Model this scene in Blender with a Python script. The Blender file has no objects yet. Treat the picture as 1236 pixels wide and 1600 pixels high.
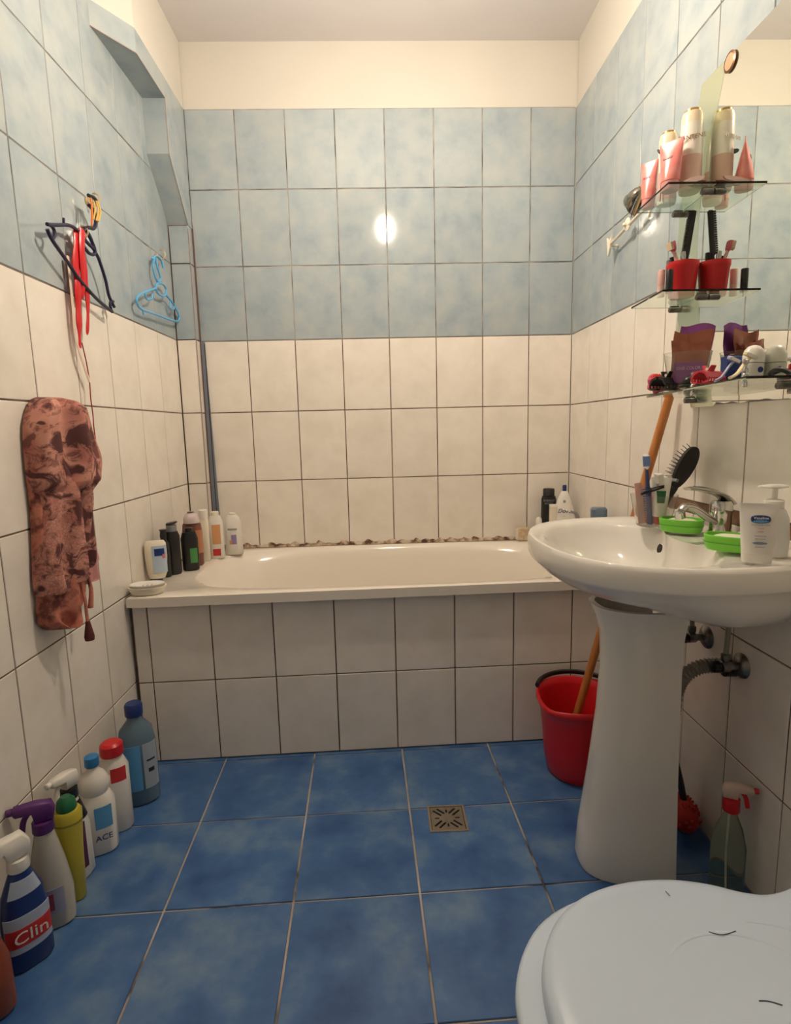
import bpy, math, random
from mathutils import Vector, Matrix

random.seed(7)
PI = math.pi
C = bpy.context.scene.collection
SC = bpy.context.scene

# ---------------------------------------------------------------- camera
cam_d = bpy.data.cameras.new('camera')
cam = bpy.data.objects.new('camera', cam_d)
C.objects.link(cam)
SC.camera = cam
cam_d.sensor_fit = 'VERTICAL'
cam_d.sensor_height = 32.0
cam_d.lens = 877.25 / 1600.0 * 32.0
cam_d.clip_start = 0.02
_yaw, _pitch, _roll = 0.0310, 0.1478, -0.0245
fwd = Vector((math.sin(_yaw) * math.cos(_pitch), math.cos(_yaw) * math.cos(_pitch), -math.sin(_pitch)))
rt = Vector((math.cos(_yaw), -math.sin(_yaw), 0))
up = rt.cross(fwd)
r2 = rt * math.cos(_roll) + up * math.sin(_roll)
u2 = -rt * math.sin(_roll) + up * math.cos(_roll)
M = Matrix((r2, u2, -fwd)).transposed().to_4x4()
M.translation = Vector((0.5317, -2.4736, 1.0885))
cam.matrix_world = M

# ---------------------------------------------------------------- world, exposure
w = bpy.data.worlds.new('world')
SC.world = w
w.use_nodes = True
w.node_tree.nodes['Background'].inputs[0].default_value = (0.9, 0.8, 0.7, 1)
w.node_tree.nodes['Background'].inputs[1].default_value = 0.0
SC.view_settings.view_transform = 'Standard'
SC.view_settings.look = 'None'
SC.view_settings.exposure = 1.32
SC.view_settings.gamma = 1.0
SC.view_settings.use_curve_mapping = False
LAMP_POWER = 330.0
LAMP_COLOR = (1.0, 0.83, 0.64)
FILL_POWER = 5.5
# added fill light, placed at the unseen doorway behind the photographer
ld = bpy.data.lights.new('fill_light', 'AREA')
ld.shape = 'RECTANGLE'
ld.size = 0.8
ld.size_y = 1.9
ld.energy = FILL_POWER
ld.color = (1.0, 0.86, 0.74)
lo = bpy.data.objects.new('fill_light', ld)
C.objects.link(lo)
lo.location = (0.55, -3.02, 1.05)
lo.rotation_euler = (PI / 2, 0, 0)

# ---------------------------------------------------------------- materials
MATS = {}


def mat(name, col, rough=0.5, metal=0.0, trans=0.0, ior=1.5, emit=None, estr=0.0, coat=0.0, spec=0.5, sss=0.0, alpha=1.0):
    if name in MATS:
        return MATS[name]
    m = bpy.data.materials.new(name)
    m.use_nodes = True
    b = m.node_tree.nodes['Principled BSDF']
    b.inputs['Base Color'].default_value = (*col, 1)
    b.inputs['Roughness'].default_value = rough
    b.inputs['Metallic'].default_value = metal
    b.inputs['Transmission Weight'].default_value = trans
    b.inputs['IOR'].default_value = ior
    b.inputs['Coat Weight'].default_value = coat
    b.inputs['Specular IOR Level'].default_value = spec
    if sss:
        b.inputs['Subsurface Weight'].default_value = sss
        b.inputs['Subsurface Scale'].default_value = 0.01
    if emit:
        b.inputs['Emission Color'].default_value = (*emit, 1)
        b.inputs['Emission Strength'].default_value = estr
    MATS[name] = m
    return m


def noisy(name, stops, scale=6.0, detail=4.0, rough=0.4, bump=0.0, bscale=60.0, rnd=True, stretch=(1, 1, 1), coat=0.0, nrough=0.55, spec=0.5, valvar=0.0, metal=0.0):
    """procedural: noise -> colour ramp, small bump, per-object offset"""
    m = mat(name, stops[0][1], rough, coat=coat, spec=spec, metal=metal)
    nt = m.node_tree
    N, Lk = nt.nodes, nt.links
    b = N['Principled BSDF']
    tc = N.new('ShaderNodeTexCoord')
    mp = N.new('ShaderNodeMapping')
    mp.inputs['Scale'].default_value = stretch
    Lk.new(tc.outputs['Object'], mp.inputs['Vector'])
    src = mp.outputs['Vector']
    oi = None
    if rnd:
        oi = N.new('ShaderNodeObjectInfo')
        mul = N.new('ShaderNodeMath'); mul.operation = 'MULTIPLY'; mul.inputs[1].default_value = 37.0
        Lk.new(oi.outputs['Random'], mul.inputs[0])
        ad = N.new('ShaderNodeVectorMath'); ad.operation = 'ADD'
        Lk.new(mp.outputs['Vector'], ad.inputs[0]); Lk.new(mul.outputs[0], ad.inputs[1])
        src = ad.outputs[0]
    nz = N.new('ShaderNodeTexNoise')
    nz.inputs['Scale'].default_value = scale
    nz.inputs['Detail'].default_value = detail
    nz.inputs['Roughness'].default_value = nrough
    Lk.new(src, nz.inputs['Vector'])
    cr = N.new('ShaderNodeValToRGB')
    while len(cr.color_ramp.elements) < len(stops):
        cr.color_ramp.elements.new(0.5)
    for e, (p, c) in zip(cr.color_ramp.elements, stops):
        e.position = p; e.color = (*c, 1)
    Lk.new(nz.outputs['Fac'], cr.inputs['Fac'])
    out = cr.outputs['Color']
    if valvar and rnd:
        hs = N.new('ShaderNodeHueSaturation')
        mr = N.new('ShaderNodeMapRange')
        mr.inputs['To Min'].default_value = 1 - valvar; mr.inputs['To Max'].default_value = 1 + valvar
        Lk.new(oi.outputs['Random'], mr.inputs['Value']); Lk.new(mr.outputs[0], hs.inputs['Value'])
        Lk.new(out, hs.inputs['Color']); out = hs.outputs['Color']
    Lk.new(out, b.inputs['Base Color'])
    if bump:
        n2 = N.new('ShaderNodeTexNoise'); n2.inputs['Scale'].default_value = bscale; n2.inputs['Detail'].default_value = 3
        Lk.new(src, n2.inputs['Vector'])
        bp = N.new('ShaderNodeBump'); bp.inputs['Strength'].default_value = bump; bp.inputs['Distance'].default_value = 0.002
        Lk.new(n2.outputs['Fac'], bp.inputs['Height']); Lk.new(bp.outputs['Normal'], b.inputs['Normal'])
    return m


WHITE_TILE = noisy('white_tile', [(0.3, (0.76, 0.71, 0.63)), (0.6, (0.84, 0.79, 0.72)), (0.8, (0.79, 0.73, 0.64))], scale=9, rough=0.22, bump=0.12, bscale=45, valvar=0.03)
BLUE_TILE = noisy('blue_wall_tile', [(0.25, (0.28, 0.35, 0.40)), (0.5, (0.36, 0.42, 0.45)), (0.75, (0.43, 0.465, 0.46))], scale=11, detail=5, rough=0.075, bump=0.03, bscale=20, valvar=0.04)
FLOOR_TILE = noisy('blue_floor_tile', [(0.28, (0.026, 0.085, 0.25)), (0.5, (0.058, 0.150, 0.35)), (0.72, (0.16, 0.26, 0.40))], scale=8, detail=6, rough=0.33, bump=0.15, bscale=30, valvar=0.05)
GROUT = noisy('dark_grout', [(0.35, (0.10, 0.06, 0.045)), (0.6, (0.22, 0.15, 0.11))], scale=14, rough=0.9, rnd=False)
BGROUT = noisy('grey_grout', [(0.35, (0.09, 0.075, 0.07)), (0.65, (0.40, 0.37, 0.33))], scale=8, rough=0.9, rnd=False)
FGROUT = noisy('sandy_floor_grout', [(0.33, (0.07, 0.06, 0.06)), (0.42, (0.40, 0.33, 0.27)), (0.7, (0.62, 0.55, 0.48))], scale=5, rough=0.9, rnd=False)
PAINT = noisy('cream_paint', [(0.3, (0.60, 0.575, 0.52)), (0.7, (0.63, 0.605, 0.55))], scale=3, rough=0.75, bump=0.1, bscale=80, rnd=False)
CEIL = noisy('ceiling_paint', [(0.3, (0.66, 0.63, 0.64)), (0.7, (0.69, 0.66, 0.67))], scale=2, rough=0.8, rnd=False)
MORTAR = noisy('brown_mortar', [(0.3, (0.13, 0.065, 0.035)), (0.55, (0.24, 0.14, 0.08)), (0.8, (0.33, 0.22, 0.14))], scale=22, rough=0.95, bump=0.6, rnd=False)
CERAMIC = mat('white_ceramic', (0.80, 0.77, 0.71), 0.09, coat=0.4)
ENAMEL = mat('tub_enamel', (0.83, 0.77, 0.68), 0.12, coat=0.4)
CHROME = mat('chrome', (0.62, 0.61, 0.58), 0.12, metal=1.0)
DULL = noisy('tarnished_chrome', [(0.3, (0.12, 0.11, 0.10)), (0.7, (0.32, 0.31, 0.29))], scale=40, rough=0.35, metal=1.0)
STEEL = noisy('brushed_steel', [(0.3, (0.42, 0.36, 0.28)), (0.7, (0.58, 0.50, 0.40))], scale=40, rough=0.32, metal=1.0)
GLASS = mat('shelf_glass', (0.84, 0.96, 0.89), 0.02, trans=1.0, ior=1.48)
CLEAR = mat('clear_plastic', (0.93, 0.93, 0.90), 0.08, trans=0.95, ior=1.2)
MIRROR = mat('mirror_silver', (0.86, 0.88, 0.82), 0.0, metal=1.0)
FROST = mat('mirror_frosted_edge', (0.66, 0.72, 0.56), 0.22, metal=0.85)
BLACK = mat('black_plastic', (0.012, 0.012, 0.013), 0.35)
BLACKR = mat('black_rubber', (0.02, 0.02, 0.022), 0.6)
WHITE = mat('white_plastic', (0.80, 0.77, 0.71), 0.3)
IVORY = mat('ivory_plastic', (0.82, 0.76, 0.62), 0.35)
RED = mat('red_plastic', (0.62, 0.012, 0.018), 0.32)
REDM = mat('red_pot_plastic', (0.58, 0.012, 0.016), 0.45)
LIDM = mat('pale_blue_toilet_plastic', (0.55, 0.65, 0.78), 0.28)
GREEN = mat('lime_green_plastic', (0.19, 0.62, 0.045), 0.35)
SOAP = mat('soap', (0.80, 0.79, 0.62), 0.45)
NAVY = mat('navy_plastic', (0.018, 0.016, 0.05), 0.35)
SKY = mat('sky_blue_plastic', (0.12, 0.44, 0.78), 0.35)
WOOD = noisy('orange_varnished_wood', [(0.3, (0.42, 0.14, 0.03)), (0.7, (0.58, 0.23, 0.06))], scale=10, stretch=(8, 8, 0.6), rough=0.35, rnd=False)
PINKT = noisy('pink_tube', [(0.45, (0.72, 0.22, 0.20)), (0.62, (0.74, 0.30, 0.27)), (0.72, (0.66, 0.40, 0.20))], scale=30, rough=0.28)
GOLD = mat('gold_cap', (0.72, 0.42, 0.14), 0.25, metal=0.8)
PURPLE = mat('purple_plastic', (0.10, 0.02, 0.16), 0.4)
YELLOW = mat('yellow_plastic', (0.55, 0.46, 0.045), 0.4)
DKGREEN = mat('dark_green_plastic', (0.01, 0.13, 0.05), 0.4)
BLUEP = mat('blue_plastic', (0.013, 0.035, 0.17), 0.3)
BLUECAP = mat('bright_blue_cap', (0.03, 0.20, 0.48), 0.35)
LBLUE = mat('light_blue_print', (0.10, 0.33, 0.62), 0.5)
DARKINK = mat('dark_ink', (0.02, 0.02, 0.03), 0.5)
GREYINK = mat('grey_ink', (0.30, 0.30, 0.32), 0.5)
REDINK = mat('red_ink', (0.55, 0.03, 0.03), 0.5)
GREYP = mat('grey_plastic', (0.20, 0.21, 0.22), 0.4)
LAV = mat('lavender_plastic', (0.42, 0.44, 0.66), 0.45)
CREAMP = mat('cream_plastic', (0.80, 0.68, 0.42), 0.45)
BRONZE = mat('bronze_foil', (0.36, 0.13, 0.08), 0.22, metal=0.75)
PURF = mat('purple_foil', (0.28, 0.08, 0.30), 0.2, metal=0.6)
BLUSH = mat('rose_plastic', (0.66, 0.38, 0.34), 0.4)
BROWNB = mat('brown_shampoo', (0.20, 0.07, 0.045), 0.25)
BROWN = mat('rust_brown_plastic', (0.26, 0.06, 0.02), 0.35)
SKYLIQ = mat('pale_blue_bottle', (0.17, 0.27, 0.36), 0.15, trans=0.35)
GREENLIQ = mat('murky_green_bottle', (0.62, 0.70, 0.60), 0.08, trans=0.93, ior=1.12)
PUMPB = mat('translucent_white', (0.74, 0.76, 0.74), 0.3, sss=0.3)
HOSE = mat('grey_hose', (0.30, 0.28, 0.24), 0.5)
ORANGE = mat('orange_band', (0.75, 0.18, 0.02), 0.5)
YBAND = mat('yellow_band', (0.72, 0.48, 0.12), 0.5)
RIBBON = mat('red_ribbon', (0.62, 0.015, 0.02), 0.3)
WRIB = mat('pale_ribbon', (0.70, 0.55, 0.45), 0.4)
MOULD = noisy('mouldy_sealant', [(0.40, (0.66, 0.56, 0.45)), (0.5, (0.40, 0.27, 0.17)), (0.58, (0.10, 0.05, 0.035))], scale=24, detail=6, rough=0.8, rnd=False, bump=0.5)
TRIMM = mat('blue_grey_trim', (0.17, 0.20, 0.25), 0.45)
WRAPP = mat('print_beige', (0.62, 0.42, 0.33), 0.5)


def fabric():
    m = mat('printed_coral_fabric', (0.6, 0.22, 0.16), 0.8)
    nt = m.node_tree; N, Lk = nt.nodes, nt.links
    b = N['Principled BSDF']
    tc = N.new('ShaderNodeTexCoord')

    def ramp(src, stops):
        r = N.new('ShaderNodeValToRGB')
        while len(r.color_ramp.elements) < len(stops):
            r.color_ramp.elements.new(0.5)
        for e, (p, c) in zip(r.color_ramp.elements, stops):
            e.position = p; e.color = (*c, 1)
        Lk.new(src, r.inputs['Fac']); return r.outputs['Color']
    warp = N.new('ShaderNodeTexNoise'); warp.inputs['Scale'].default_value = 9; Lk.new(tc.outputs['Object'], warp.inputs['Vector'])
    mx = N.new('ShaderNodeMix'); mx.data_type = 'VECTOR'; mx.inputs['Factor'].default_value = 0.22
    Lk.new(tc.outputs['Object'], mx.inputs[4]); Lk.new(warp.outputs['Color'], mx.inputs[5])
    mp = N.new('ShaderNodeMapping'); mp.inputs['Scale'].default_value = (0.6, 1.3, 0.75); mp.inputs['Rotation'].default_value = (0.7, 0, 0)
    Lk.new(mx.outputs[1], mp.inputs['Vector'])
    vo = N.new('ShaderNodeTexVoronoi'); vo.inputs['Scale'].default_value = 15; Lk.new(mp.outputs['Vector'], vo.inputs['Vector'])
    n1 = N.new('ShaderNodeTexNoise'); n1.inputs['Scale'].default_value = 15; n1.inputs['Detail'].default_value = 7; n1.inputs['Roughness'].default_value = 0.65
    Lk.new(mx.outputs[1], n1.inputs['Vector'])
    a = ramp(vo.outputs['Color'], [(0.42, (1, 1, 1)), (0.45, (0, 0, 0))])
    d = ramp(vo.outputs['Distance'], [(0.30, (1, 1, 1)), (0.38, (0, 0, 0))])
    leaf = N.new('ShaderNodeMath'); leaf.operation = 'MULTIPLY'; Lk.new(a, leaf.inputs[0]); Lk.new(d, leaf.inputs[1])
    bl = ramp(n1.outputs['Fac'], [(0.49, (0, 0, 0)), (0.56, (0.95, 0.95, 0.95))])
    mk = N.new('ShaderNodeMath'); mk.operation = 'MAXIMUM'; Lk.new(leaf.outputs[0], mk.inputs[0]); Lk.new(bl, mk.inputs[1])
    n3 = N.new('ShaderNodeTexNoise'); n3.inputs['Scale'].default_value = 38; n3.inputs['Detail'].default_value = 8; n3.inputs['Roughness'].default_value = 0.7
    Lk.new(mx.outputs[1], n3.inputs['Vector'])
    fine = ramp(n3.outputs['Fac'], [(0.52, (0, 0, 0)), (0.60, (0.7, 0.7, 0.7))])
    mk0 = mk
    mk = N.new('ShaderNodeMath'); mk.operation = 'MAXIMUM'; Lk.new(mk0.outputs[0], mk.inputs[0]); Lk.new(fine, mk.inputs[1])
    # lattice print, lower half
    v2 = N.new('ShaderNodeTexVoronoi'); v2.feature = 'DISTANCE_TO_EDGE'; v2.inputs['Scale'].default_value = 150; Lk.new(tc.outputs['Object'], v2.inputs['Vector'])
    lat = ramp(v2.outputs['Distance'], [(0.06, (1, 1, 1)), (0.16, (0, 0, 0))])
    sx = N.new('ShaderNodeSeparateXYZ'); Lk.new(tc.outputs['Object'], sx.inputs[0])
    zf = N.new('ShaderNodeMapRange'); zf.inputs['From Min'].default_value = -0.20; zf.inputs['From Max'].default_value = -0.28
    Lk.new(sx.outputs['Z'], zf.inputs['Value'])
    lm = N.new('ShaderNodeMath'); lm.operation = 'MULTIPLY'; Lk.new(lat, lm.inputs[0]); Lk.new(zf.outputs[0], lm.inputs[1])
    lm2 = N.new('ShaderNodeMath'); lm2.operation = 'MULTIPLY'; lm2.inputs[1].default_value = 0.35; Lk.new(lm.outputs[0], lm2.inputs[0])
    m2 = N.new('ShaderNodeMath'); m2.operation = 'MAXIMUM'; Lk.new(mk.outputs[0], m2.inputs[0]); Lk.new(lm2.outputs[0], m2.inputs[1])
    base = ramp(warp.outputs['Fac'], [(0.35, (0.50, 0.18, 0.14)), (0.5, (0.64, 0.30, 0.23)), (0.7, (0.42, 0.13, 0.10))])
    cm = N.new('ShaderNodeMix'); cm.data_type = 'RGBA'
    Lk.new(m2.outputs[0], cm.inputs[0]); Lk.new(base, cm.inputs[6]); cm.inputs[7].default_value = (0.085, 0.022, 0.024, 1)
    Lk.new(cm.outputs[2], b.inputs['Base Color'])
    return m


FABRIC = fabric()
FABRIC2 = noisy('coral_lining', [(0.35, (0.36, 0.09, 0.06)), (0.5, (0.50, 0.18, 0.12)), (0.62, (0.14, 0.035, 0.03))], scale=22, rough=0.8, rnd=False)


# ---------------------------------------------------------------- helpers
def mesh(name, V, F, m, parent=None, smooth=True, loc=(0, 0, 0), rot=(0, 0, 0), flat_angle=None):
    me = bpy.data.meshes.new(name)
    me.from_pydata([tuple(v) for v in V], [], F)
    me.validate()
    me.update()
    if m:
        me.materials.append(m)
    if smooth:
        for p in me.polygons:
            p.use_smooth = True
        try:
            me.set_sharp_from_angle(angle=math.radians(flat_angle or 40))
        except Exception:
            pass
    o = bpy.data.objects.new(name, me)
    C.objects.link(o)
    o.location = loc
    o.rotation_euler = rot
    if parent:
        o.parent = parent
    return o


def thing(name, label, cat, loc=(0, 0, 0), rot=(0, 0, 0), group=None):
    o = bpy.data.objects.new(name, None)
    C.objects.link(o)
    o.empty_display_size = 0.05
    o.location = loc
    o.rotation_euler = rot if not isinstance(rot, (int, float)) else (0, 0, rot)
    tag(o, label, cat, group)
    return o


def tag(o, label=None, cat=None, group=None, kind=None):
    if label: o['label'] = label
    if cat: o['category'] = cat
    if group: o['group'] = group
    if kind: o['kind'] = kind
    return o


def join(*parts):
    V, F = [], []
    for v, f in parts:
        n = len(V)
        V += list(v)
        F += [[i + n for i in q] for q in f]
    return V, F


def xf(part, loc=(0, 0, 0), rot=(0, 0, 0), s=(1, 1, 1)):
    from mathutils import Euler
    R = Euler(rot).to_matrix()
    l = Vector(loc)
    return [R @ Vector((a[0] * s[0], a[1] * s[1], a[2] * s[2])) + l for a in part[0]], part[1]


def box(x0, x1, y0, y1, z0, z1, b=0.0):
    if b <= 0:
        V = [(x0, y0, z0), (x1, y0, z0), (x1, y1, z0), (x0, y1, z0), (x0, y0, z1), (x1, y0, z1), (x1, y1, z1), (x0, y1, z1)]
        return V, [[0, 3, 2, 1], [4, 5, 6, 7], [0, 1, 5, 4], [1, 2, 6, 5], [2, 3, 7, 6], [3, 0, 4, 7]]
    secs = [(z0, -b), (z0 + b, 0), (z1 - b, 0), (z1, -b)]
    rings = []
    for z, d in secs:
        r = []
        for cx, cy, a0 in ((x1, y1, 0), (x0, y1, 90), (x0, y0, 180), (x1, y0, 270)):
            for a in (0, 45, 90):
                t = math.radians(a0 + a)
                px = cx - math.copysign(b, cx - (x0 + x1) / 2) + math.cos(t) * (b + d * 0.999)
                py = cy - math.copysign(b, cy - (y0 + y1) / 2) + math.sin(t) * (b + d * 0.999)
                r.append((px, py, z))
        rings.append(r)
    return rings_mesh(rings)


def rings_mesh(rings, cap0=True, cap1=True, closed=True):
    V = [p for r in rings for p in r]
    n = len(rings[0])
    F = []
    for k in range(len(rings) - 1):
        for i in range(n if closed else n - 1):
            a, b = k * n + i, k * n + (i + 1) % n
            F.append([a, b, b + n, a + n])
    if cap0: F.append(list(range(n))[::-1])
    if cap1: F.append([(len(rings) - 1) * n + i for i in range(n)])
    return V, F


def se(t, rx, ry, e=2.0):
    c, s = math.cos(t), math.sin(t)
    return (rx * math.copysign(abs(c) ** (2 / e), c), ry * math.copysign(abs(s) ** (2 / e), s))


def loft(secs, n=32, cap0=True, cap1=True):
    """secs: (z, rx, ry, e, cx, cy)"""
    rings = []
    for s in secs:
        s = list(s) + [2.0, 0, 0][len(s) - 3:] if len(s) < 6 else s
        z, rx, ry, e, cx, cy = s
        rings.append([(cx + se(2 * PI * i / n, rx, ry, e)[0], cy + se(2 * PI * i / n, rx, ry, e)[1], z) for i in range(n)])
    return rings_mesh(rings, cap0, cap1)


def lathe(prof, n=32, cap0=True, cap1=True):
    return loft([(z, r, r, 2.0, 0, 0) for r, z in prof], n, cap0, cap1)


def cup_shell(secs_out, secs_in, n=32):
    """open vessel: outside rings bottom->top then inside rings top->bottom"""
    rings = []
    for z, rx, ry, e in secs_out + secs_in:
        rings.append([(*se(2 * PI * i / n, rx, ry, e), z) for i in range(n)])
    return rings_mesh(rings)


def smooth_path(P, k=6, closed=False):
    P = [Vector(p) for p in P]
    n = len(P)
    out = []
    rng = range(n if closed else n - 1)
    for i in rng:
        if closed:
            a, b, c, d = P[(i - 1) % n], P[i], P[(i + 1) % n], P[(i + 2) % n]
        else:
            a, b, c, d = P[max(i - 1, 0)], P[i], P[i + 1], P[min(i + 2, n - 1)]
        for j in range(k):
            t = j / k
            out.append(0.5 * ((2 * b) + (c - a) * t + (2 * a - 5 * b + 4 * c - d) * t * t + (3 * b - a - 3 * c + d) * t ** 3))
    if not closed:
        out.append(P[-1])
    return out


def tube(P, r, n=8, k=6, closed=False, flat=1.0, rr=None, smooth=True, wave=None):
    pts = smooth_path(P, k, closed) if smooth else [Vector(p) for p in P]
    m = len(pts)
    rings = []
    up = None
    for i, p in enumerate(pts):
        if closed:
            d = pts[(i + 1) % m] - pts[(i - 1) % m]
        else:
            d = pts[min(i + 1, m - 1)] - pts[max(i - 1, 0)]
        if d.length < 1e-9: d = Vector((0, 0, 1))
        d.normalize()
        if up is None:
            up = Vector((1, 0, 0)) if abs(d.x) < 0.9 else Vector((0, 0, 1))
        up = (up - d * up.dot(d)).normalized()
        s = d.cross(up)
        q = (rr(i / (m - 1)) if rr else r)
        rings.append([p + (up * math.cos(2 * PI * j / n) * flat + s * math.sin(2 * PI * j / n)) * q for j in range(n)])
    if closed:
        V, F = rings_mesh(rings, False, False)
        b = (m - 1) * n
        # align seam
        best = min(range(n), key=lambda o: (rings[-1][0] - rings[0][o]).length)
        for j in range(n):
            F.append([b + j, b + (j + 1) % n, (best + j + 1) % n, (best + j) % n])
        return V, F
    return rings_mesh(rings)


def prism(outline, t, axis='y', b=0.0):
    """outline (a,z) polygon extruded +-t/2 along y, chamfered by b"""
    cx = sum(p[0] for p in outline) / len(outline); cz = sum(p[1] for p in outline) / len(outline)

    def sh(p, d):
        v = Vector((p[0] - cx, p[1] - cz)); L = v.length or 1
        v = v * max(0.0, (L - d) / L)
        return (v.x + cx, v.y + cz)
    lay = [(-t / 2, b), (-t / 2 + b, 0), (t / 2 - b, 0), (t / 2, b)] if b > 0 else [(-t / 2, 0), (t / 2, 0)]
    rings = []
    for y, d in lay:
        r = []
        for p in outline:
            q = sh(p, d)
            r.append((q[0], y, q[1]))
        rings.append(r)
    return rings_mesh(rings)


def sphere(r, c=(0, 0, 0), n=16, m=10, s=(1, 1, 1)):
    rings = []
    for i in range(1, m):
        a = PI * i / m
        rings.append([(c[0] + s[0] * r * math.sin(a) * math.cos(2 * PI * j / n), c[1] + s[1] * r * math.sin(a) * math.sin(2 * PI * j / n), c[2] - s[2] * r * math.cos(a)) for j in range(n)])
    return rings_mesh(rings)


def band(z0, z1, rx, ry, a0, a1, e=2.0, off=0.0008, n=14, rz=None):
    """thin curved label, proud of a loft's surface; rz = (rx1, ry1) at z1"""
    V, F = [], []
    rows = [(z0, rx, ry), (z1, *(rz or (rx, ry)))]
    for z, a, b in rows:
        for d in (off, -0.0004):
            for i in range(n + 1):
                t = a0 + (a1 - a0) * i / n
                x, y = se(t, a + d, b + d, e)
                V.append((x, y, z))
    k = n + 1
    for i in range(n):
        F += [[i, i + 1, 2 * k + i + 1, 2 * k + i]]
        F += [[k + i + 1, k + i, 3 * k + i, 3 * k + i + 1]]
        F += [[k + i, k + i + 1, i + 1, i]]
        F += [[2 * k + i, 2 * k + i + 1, 3 * k + i + 1, 3 * k + i]]
    return V, F


def text(body, size, m, parent, loc, rot, name='lettering', sx=1.0, italic=False, depth=0.0003):
    cu = bpy.data.curves.new(name, 'FONT')
    cu.body = body
    cu.size = size
    cu.extrude = depth
    cu.align_x = 'CENTER'; cu.align_y = 'CENTER'
    cu.resolution_u = 3
    if italic: cu.shear = 0.3
    t = bpy.data.objects.new('t', cu)
    me = bpy.data.meshes.new_from_object(t)
    bpy.data.objects.remove(t)
    me.materials.clear(); me.materials.append(m)
    o = bpy.data.objects.new(name, me)
    C.objects.link(o)
    o.location = loc; o.rotation_euler = rot; o.scale = (sx, 1, 1)
    if parent: o.parent = parent
    return o


def P(name, part, m, parent, smooth=True, **k):
    return mesh(name, part[0], part[1], m, parent, smooth, **k)


# ---------------------------------------------------------------- dimensions
ROWS = [0.0, 0.2807, 0.5780, 0.8753, 1.1726, 1.4699, 1.7672, 2.0645, 2.3650]
XL, XR = -0.2767, 1.3862
SL, SR = 0.0084, 0.0090
HC = 2.61
YN = -3.0
TT = 0.006          # tile thickness
TILE_MESH = {}


def tile_mesh(w_, h_, m, g):
    key = (round(w_, 4), round(h_, 4), m.name)
    if key in TILE_MESH: return TILE_MESH[key]
    a, c = w_ / 2 - g / 2, h_ / 2 - g / 2
    b = 0.0012
    V = []
    for x, z, y in ((a, c, 0), (a, c, -TT + b), (a - b, c - b, -TT)):
        V += [(-x, y, -z), (x, y, -z), (x, y, z), (-x, y, z)]
    F = []
    for k in (0, 4):
        for i in range(4):
            F.append([k + i, k + (i + 1) % 4, k + 4 + (i + 1) % 4, k + 4 + i])
    F.append([8, 9, 10, 11])
    me = bpy.data.meshes.new('tile')
    me.from_pydata(V, [], F); me.update(); me.materials.append(m)
    TILE_MESH[key] = me
    return me


def lay_tile(parent, o, u, n, u0, u1, z0, z1, m, g=0.003, jitter=0.0004):
    """o origin of the finished surface, u along the wall, n out of it"""
    me = tile_mesh(u1 - u0, z1 - z0, m, g)
    t = bpy.data.objects.new('tile', me)
    C.objects.link(t)
    X = Vector(u).normalized(); Nn = Vector(n).normalized()
    Y = -Nn; Z = X.cross(Y)
    Mx = Matrix((X, Y, Z)).transposed().to_4x4()
    p = Vector(o) + X * ((u0 + u1) / 2) + Z * ((z0 + z1) / 2) - Nn * (TT - random.uniform(0, jitter))
    Mx.translation = p
    t.matrix_world = Mx
    t.parent = parent
    return t


def wall_mat_row(i):
    return BLUE_TILE if i >= 5 else WHITE_TILE


# ---------------------------------------------------------------- the room shell
TH = 0.12


def wall(name, V4, n):
    """V4: floor footprint of the wall's face (2 points); thickness behind it. Face sits TT/2 behind the tile faces"""
    (x0, y0), (x1, y1) = V4
    nx, ny = n
    if nx == 0:
        g = 0.1 if x1 > x0 else -0.1
        x0 -= g; x1 += g
    d = 0.0045
    a = (x0 - nx * d, y0 - ny * d); b = (x1 - nx * d, y1 - ny * d)
    c = (b[0] - nx * TH, b[1] - ny * TH); e = (a[0] - nx * TH, a[1] - ny * TH)
    V = [(*a, 0), (*b, 0), (*c, 0), (*e, 0), (*a, HC), (*b, HC), (*c, HC), (*e, HC)]
    F = [[0, 1, 2, 3], [4, 7, 6, 5], [0, 4, 5, 1], [1, 5, 6, 2], [2, 6, 7, 3], [3, 7, 4, 0]]
    o = mesh(name, V, F, PAINT, None, False)
    tag(o, kind='structure')
    return o


def grout_bed(parent, p0, p1, n, z0, z1, m, gap=0.0018, name='grout_bed'):
    nx, ny = n
    V = []
    for z in (z0, z1):
        for d in (-gap, -0.0046):
            for x, y in (p0, p1):
                V.append((x + nx * d, y + ny * d, z))
    F = [[0, 1, 5, 4], [3, 2, 6, 7], [4, 5, 7, 6], [1, 0, 2, 3], [0, 4, 6, 2], [5, 1, 3, 7]]
    return mesh(name, V, F, m, parent, False)


yl = lambda Y: XL + SL * Y
yr = lambda Y: XR + SR * Y
wb = wall('wall_back', ((XL, 0), (XR, 0)), (0, -1))
wl = wall('wall_left', ((yl(YN), YN), (XL, 0)), (1, 0))
wr = wall('wall_right', ((XR, 0), (yr(YN), YN)), (-1, 0))
wn = wall('wall_near', ((yr(YN), YN), (yl(YN), YN)), (0, 1))
fl = mesh('floor', *box(XL - 0.15, XR + 0.12, YN - 0.12, 0.12, -0.1, -0.0035), FGROUT, None, False)
tag(fl, kind='structure')
ce = mesh('ceiling', *box(XL - 0.15, XR + 0.12, YN - 0.12, 0.12, HC, HC + 0.1), CEIL, None, False)
tag(ce, kind='structure')

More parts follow.
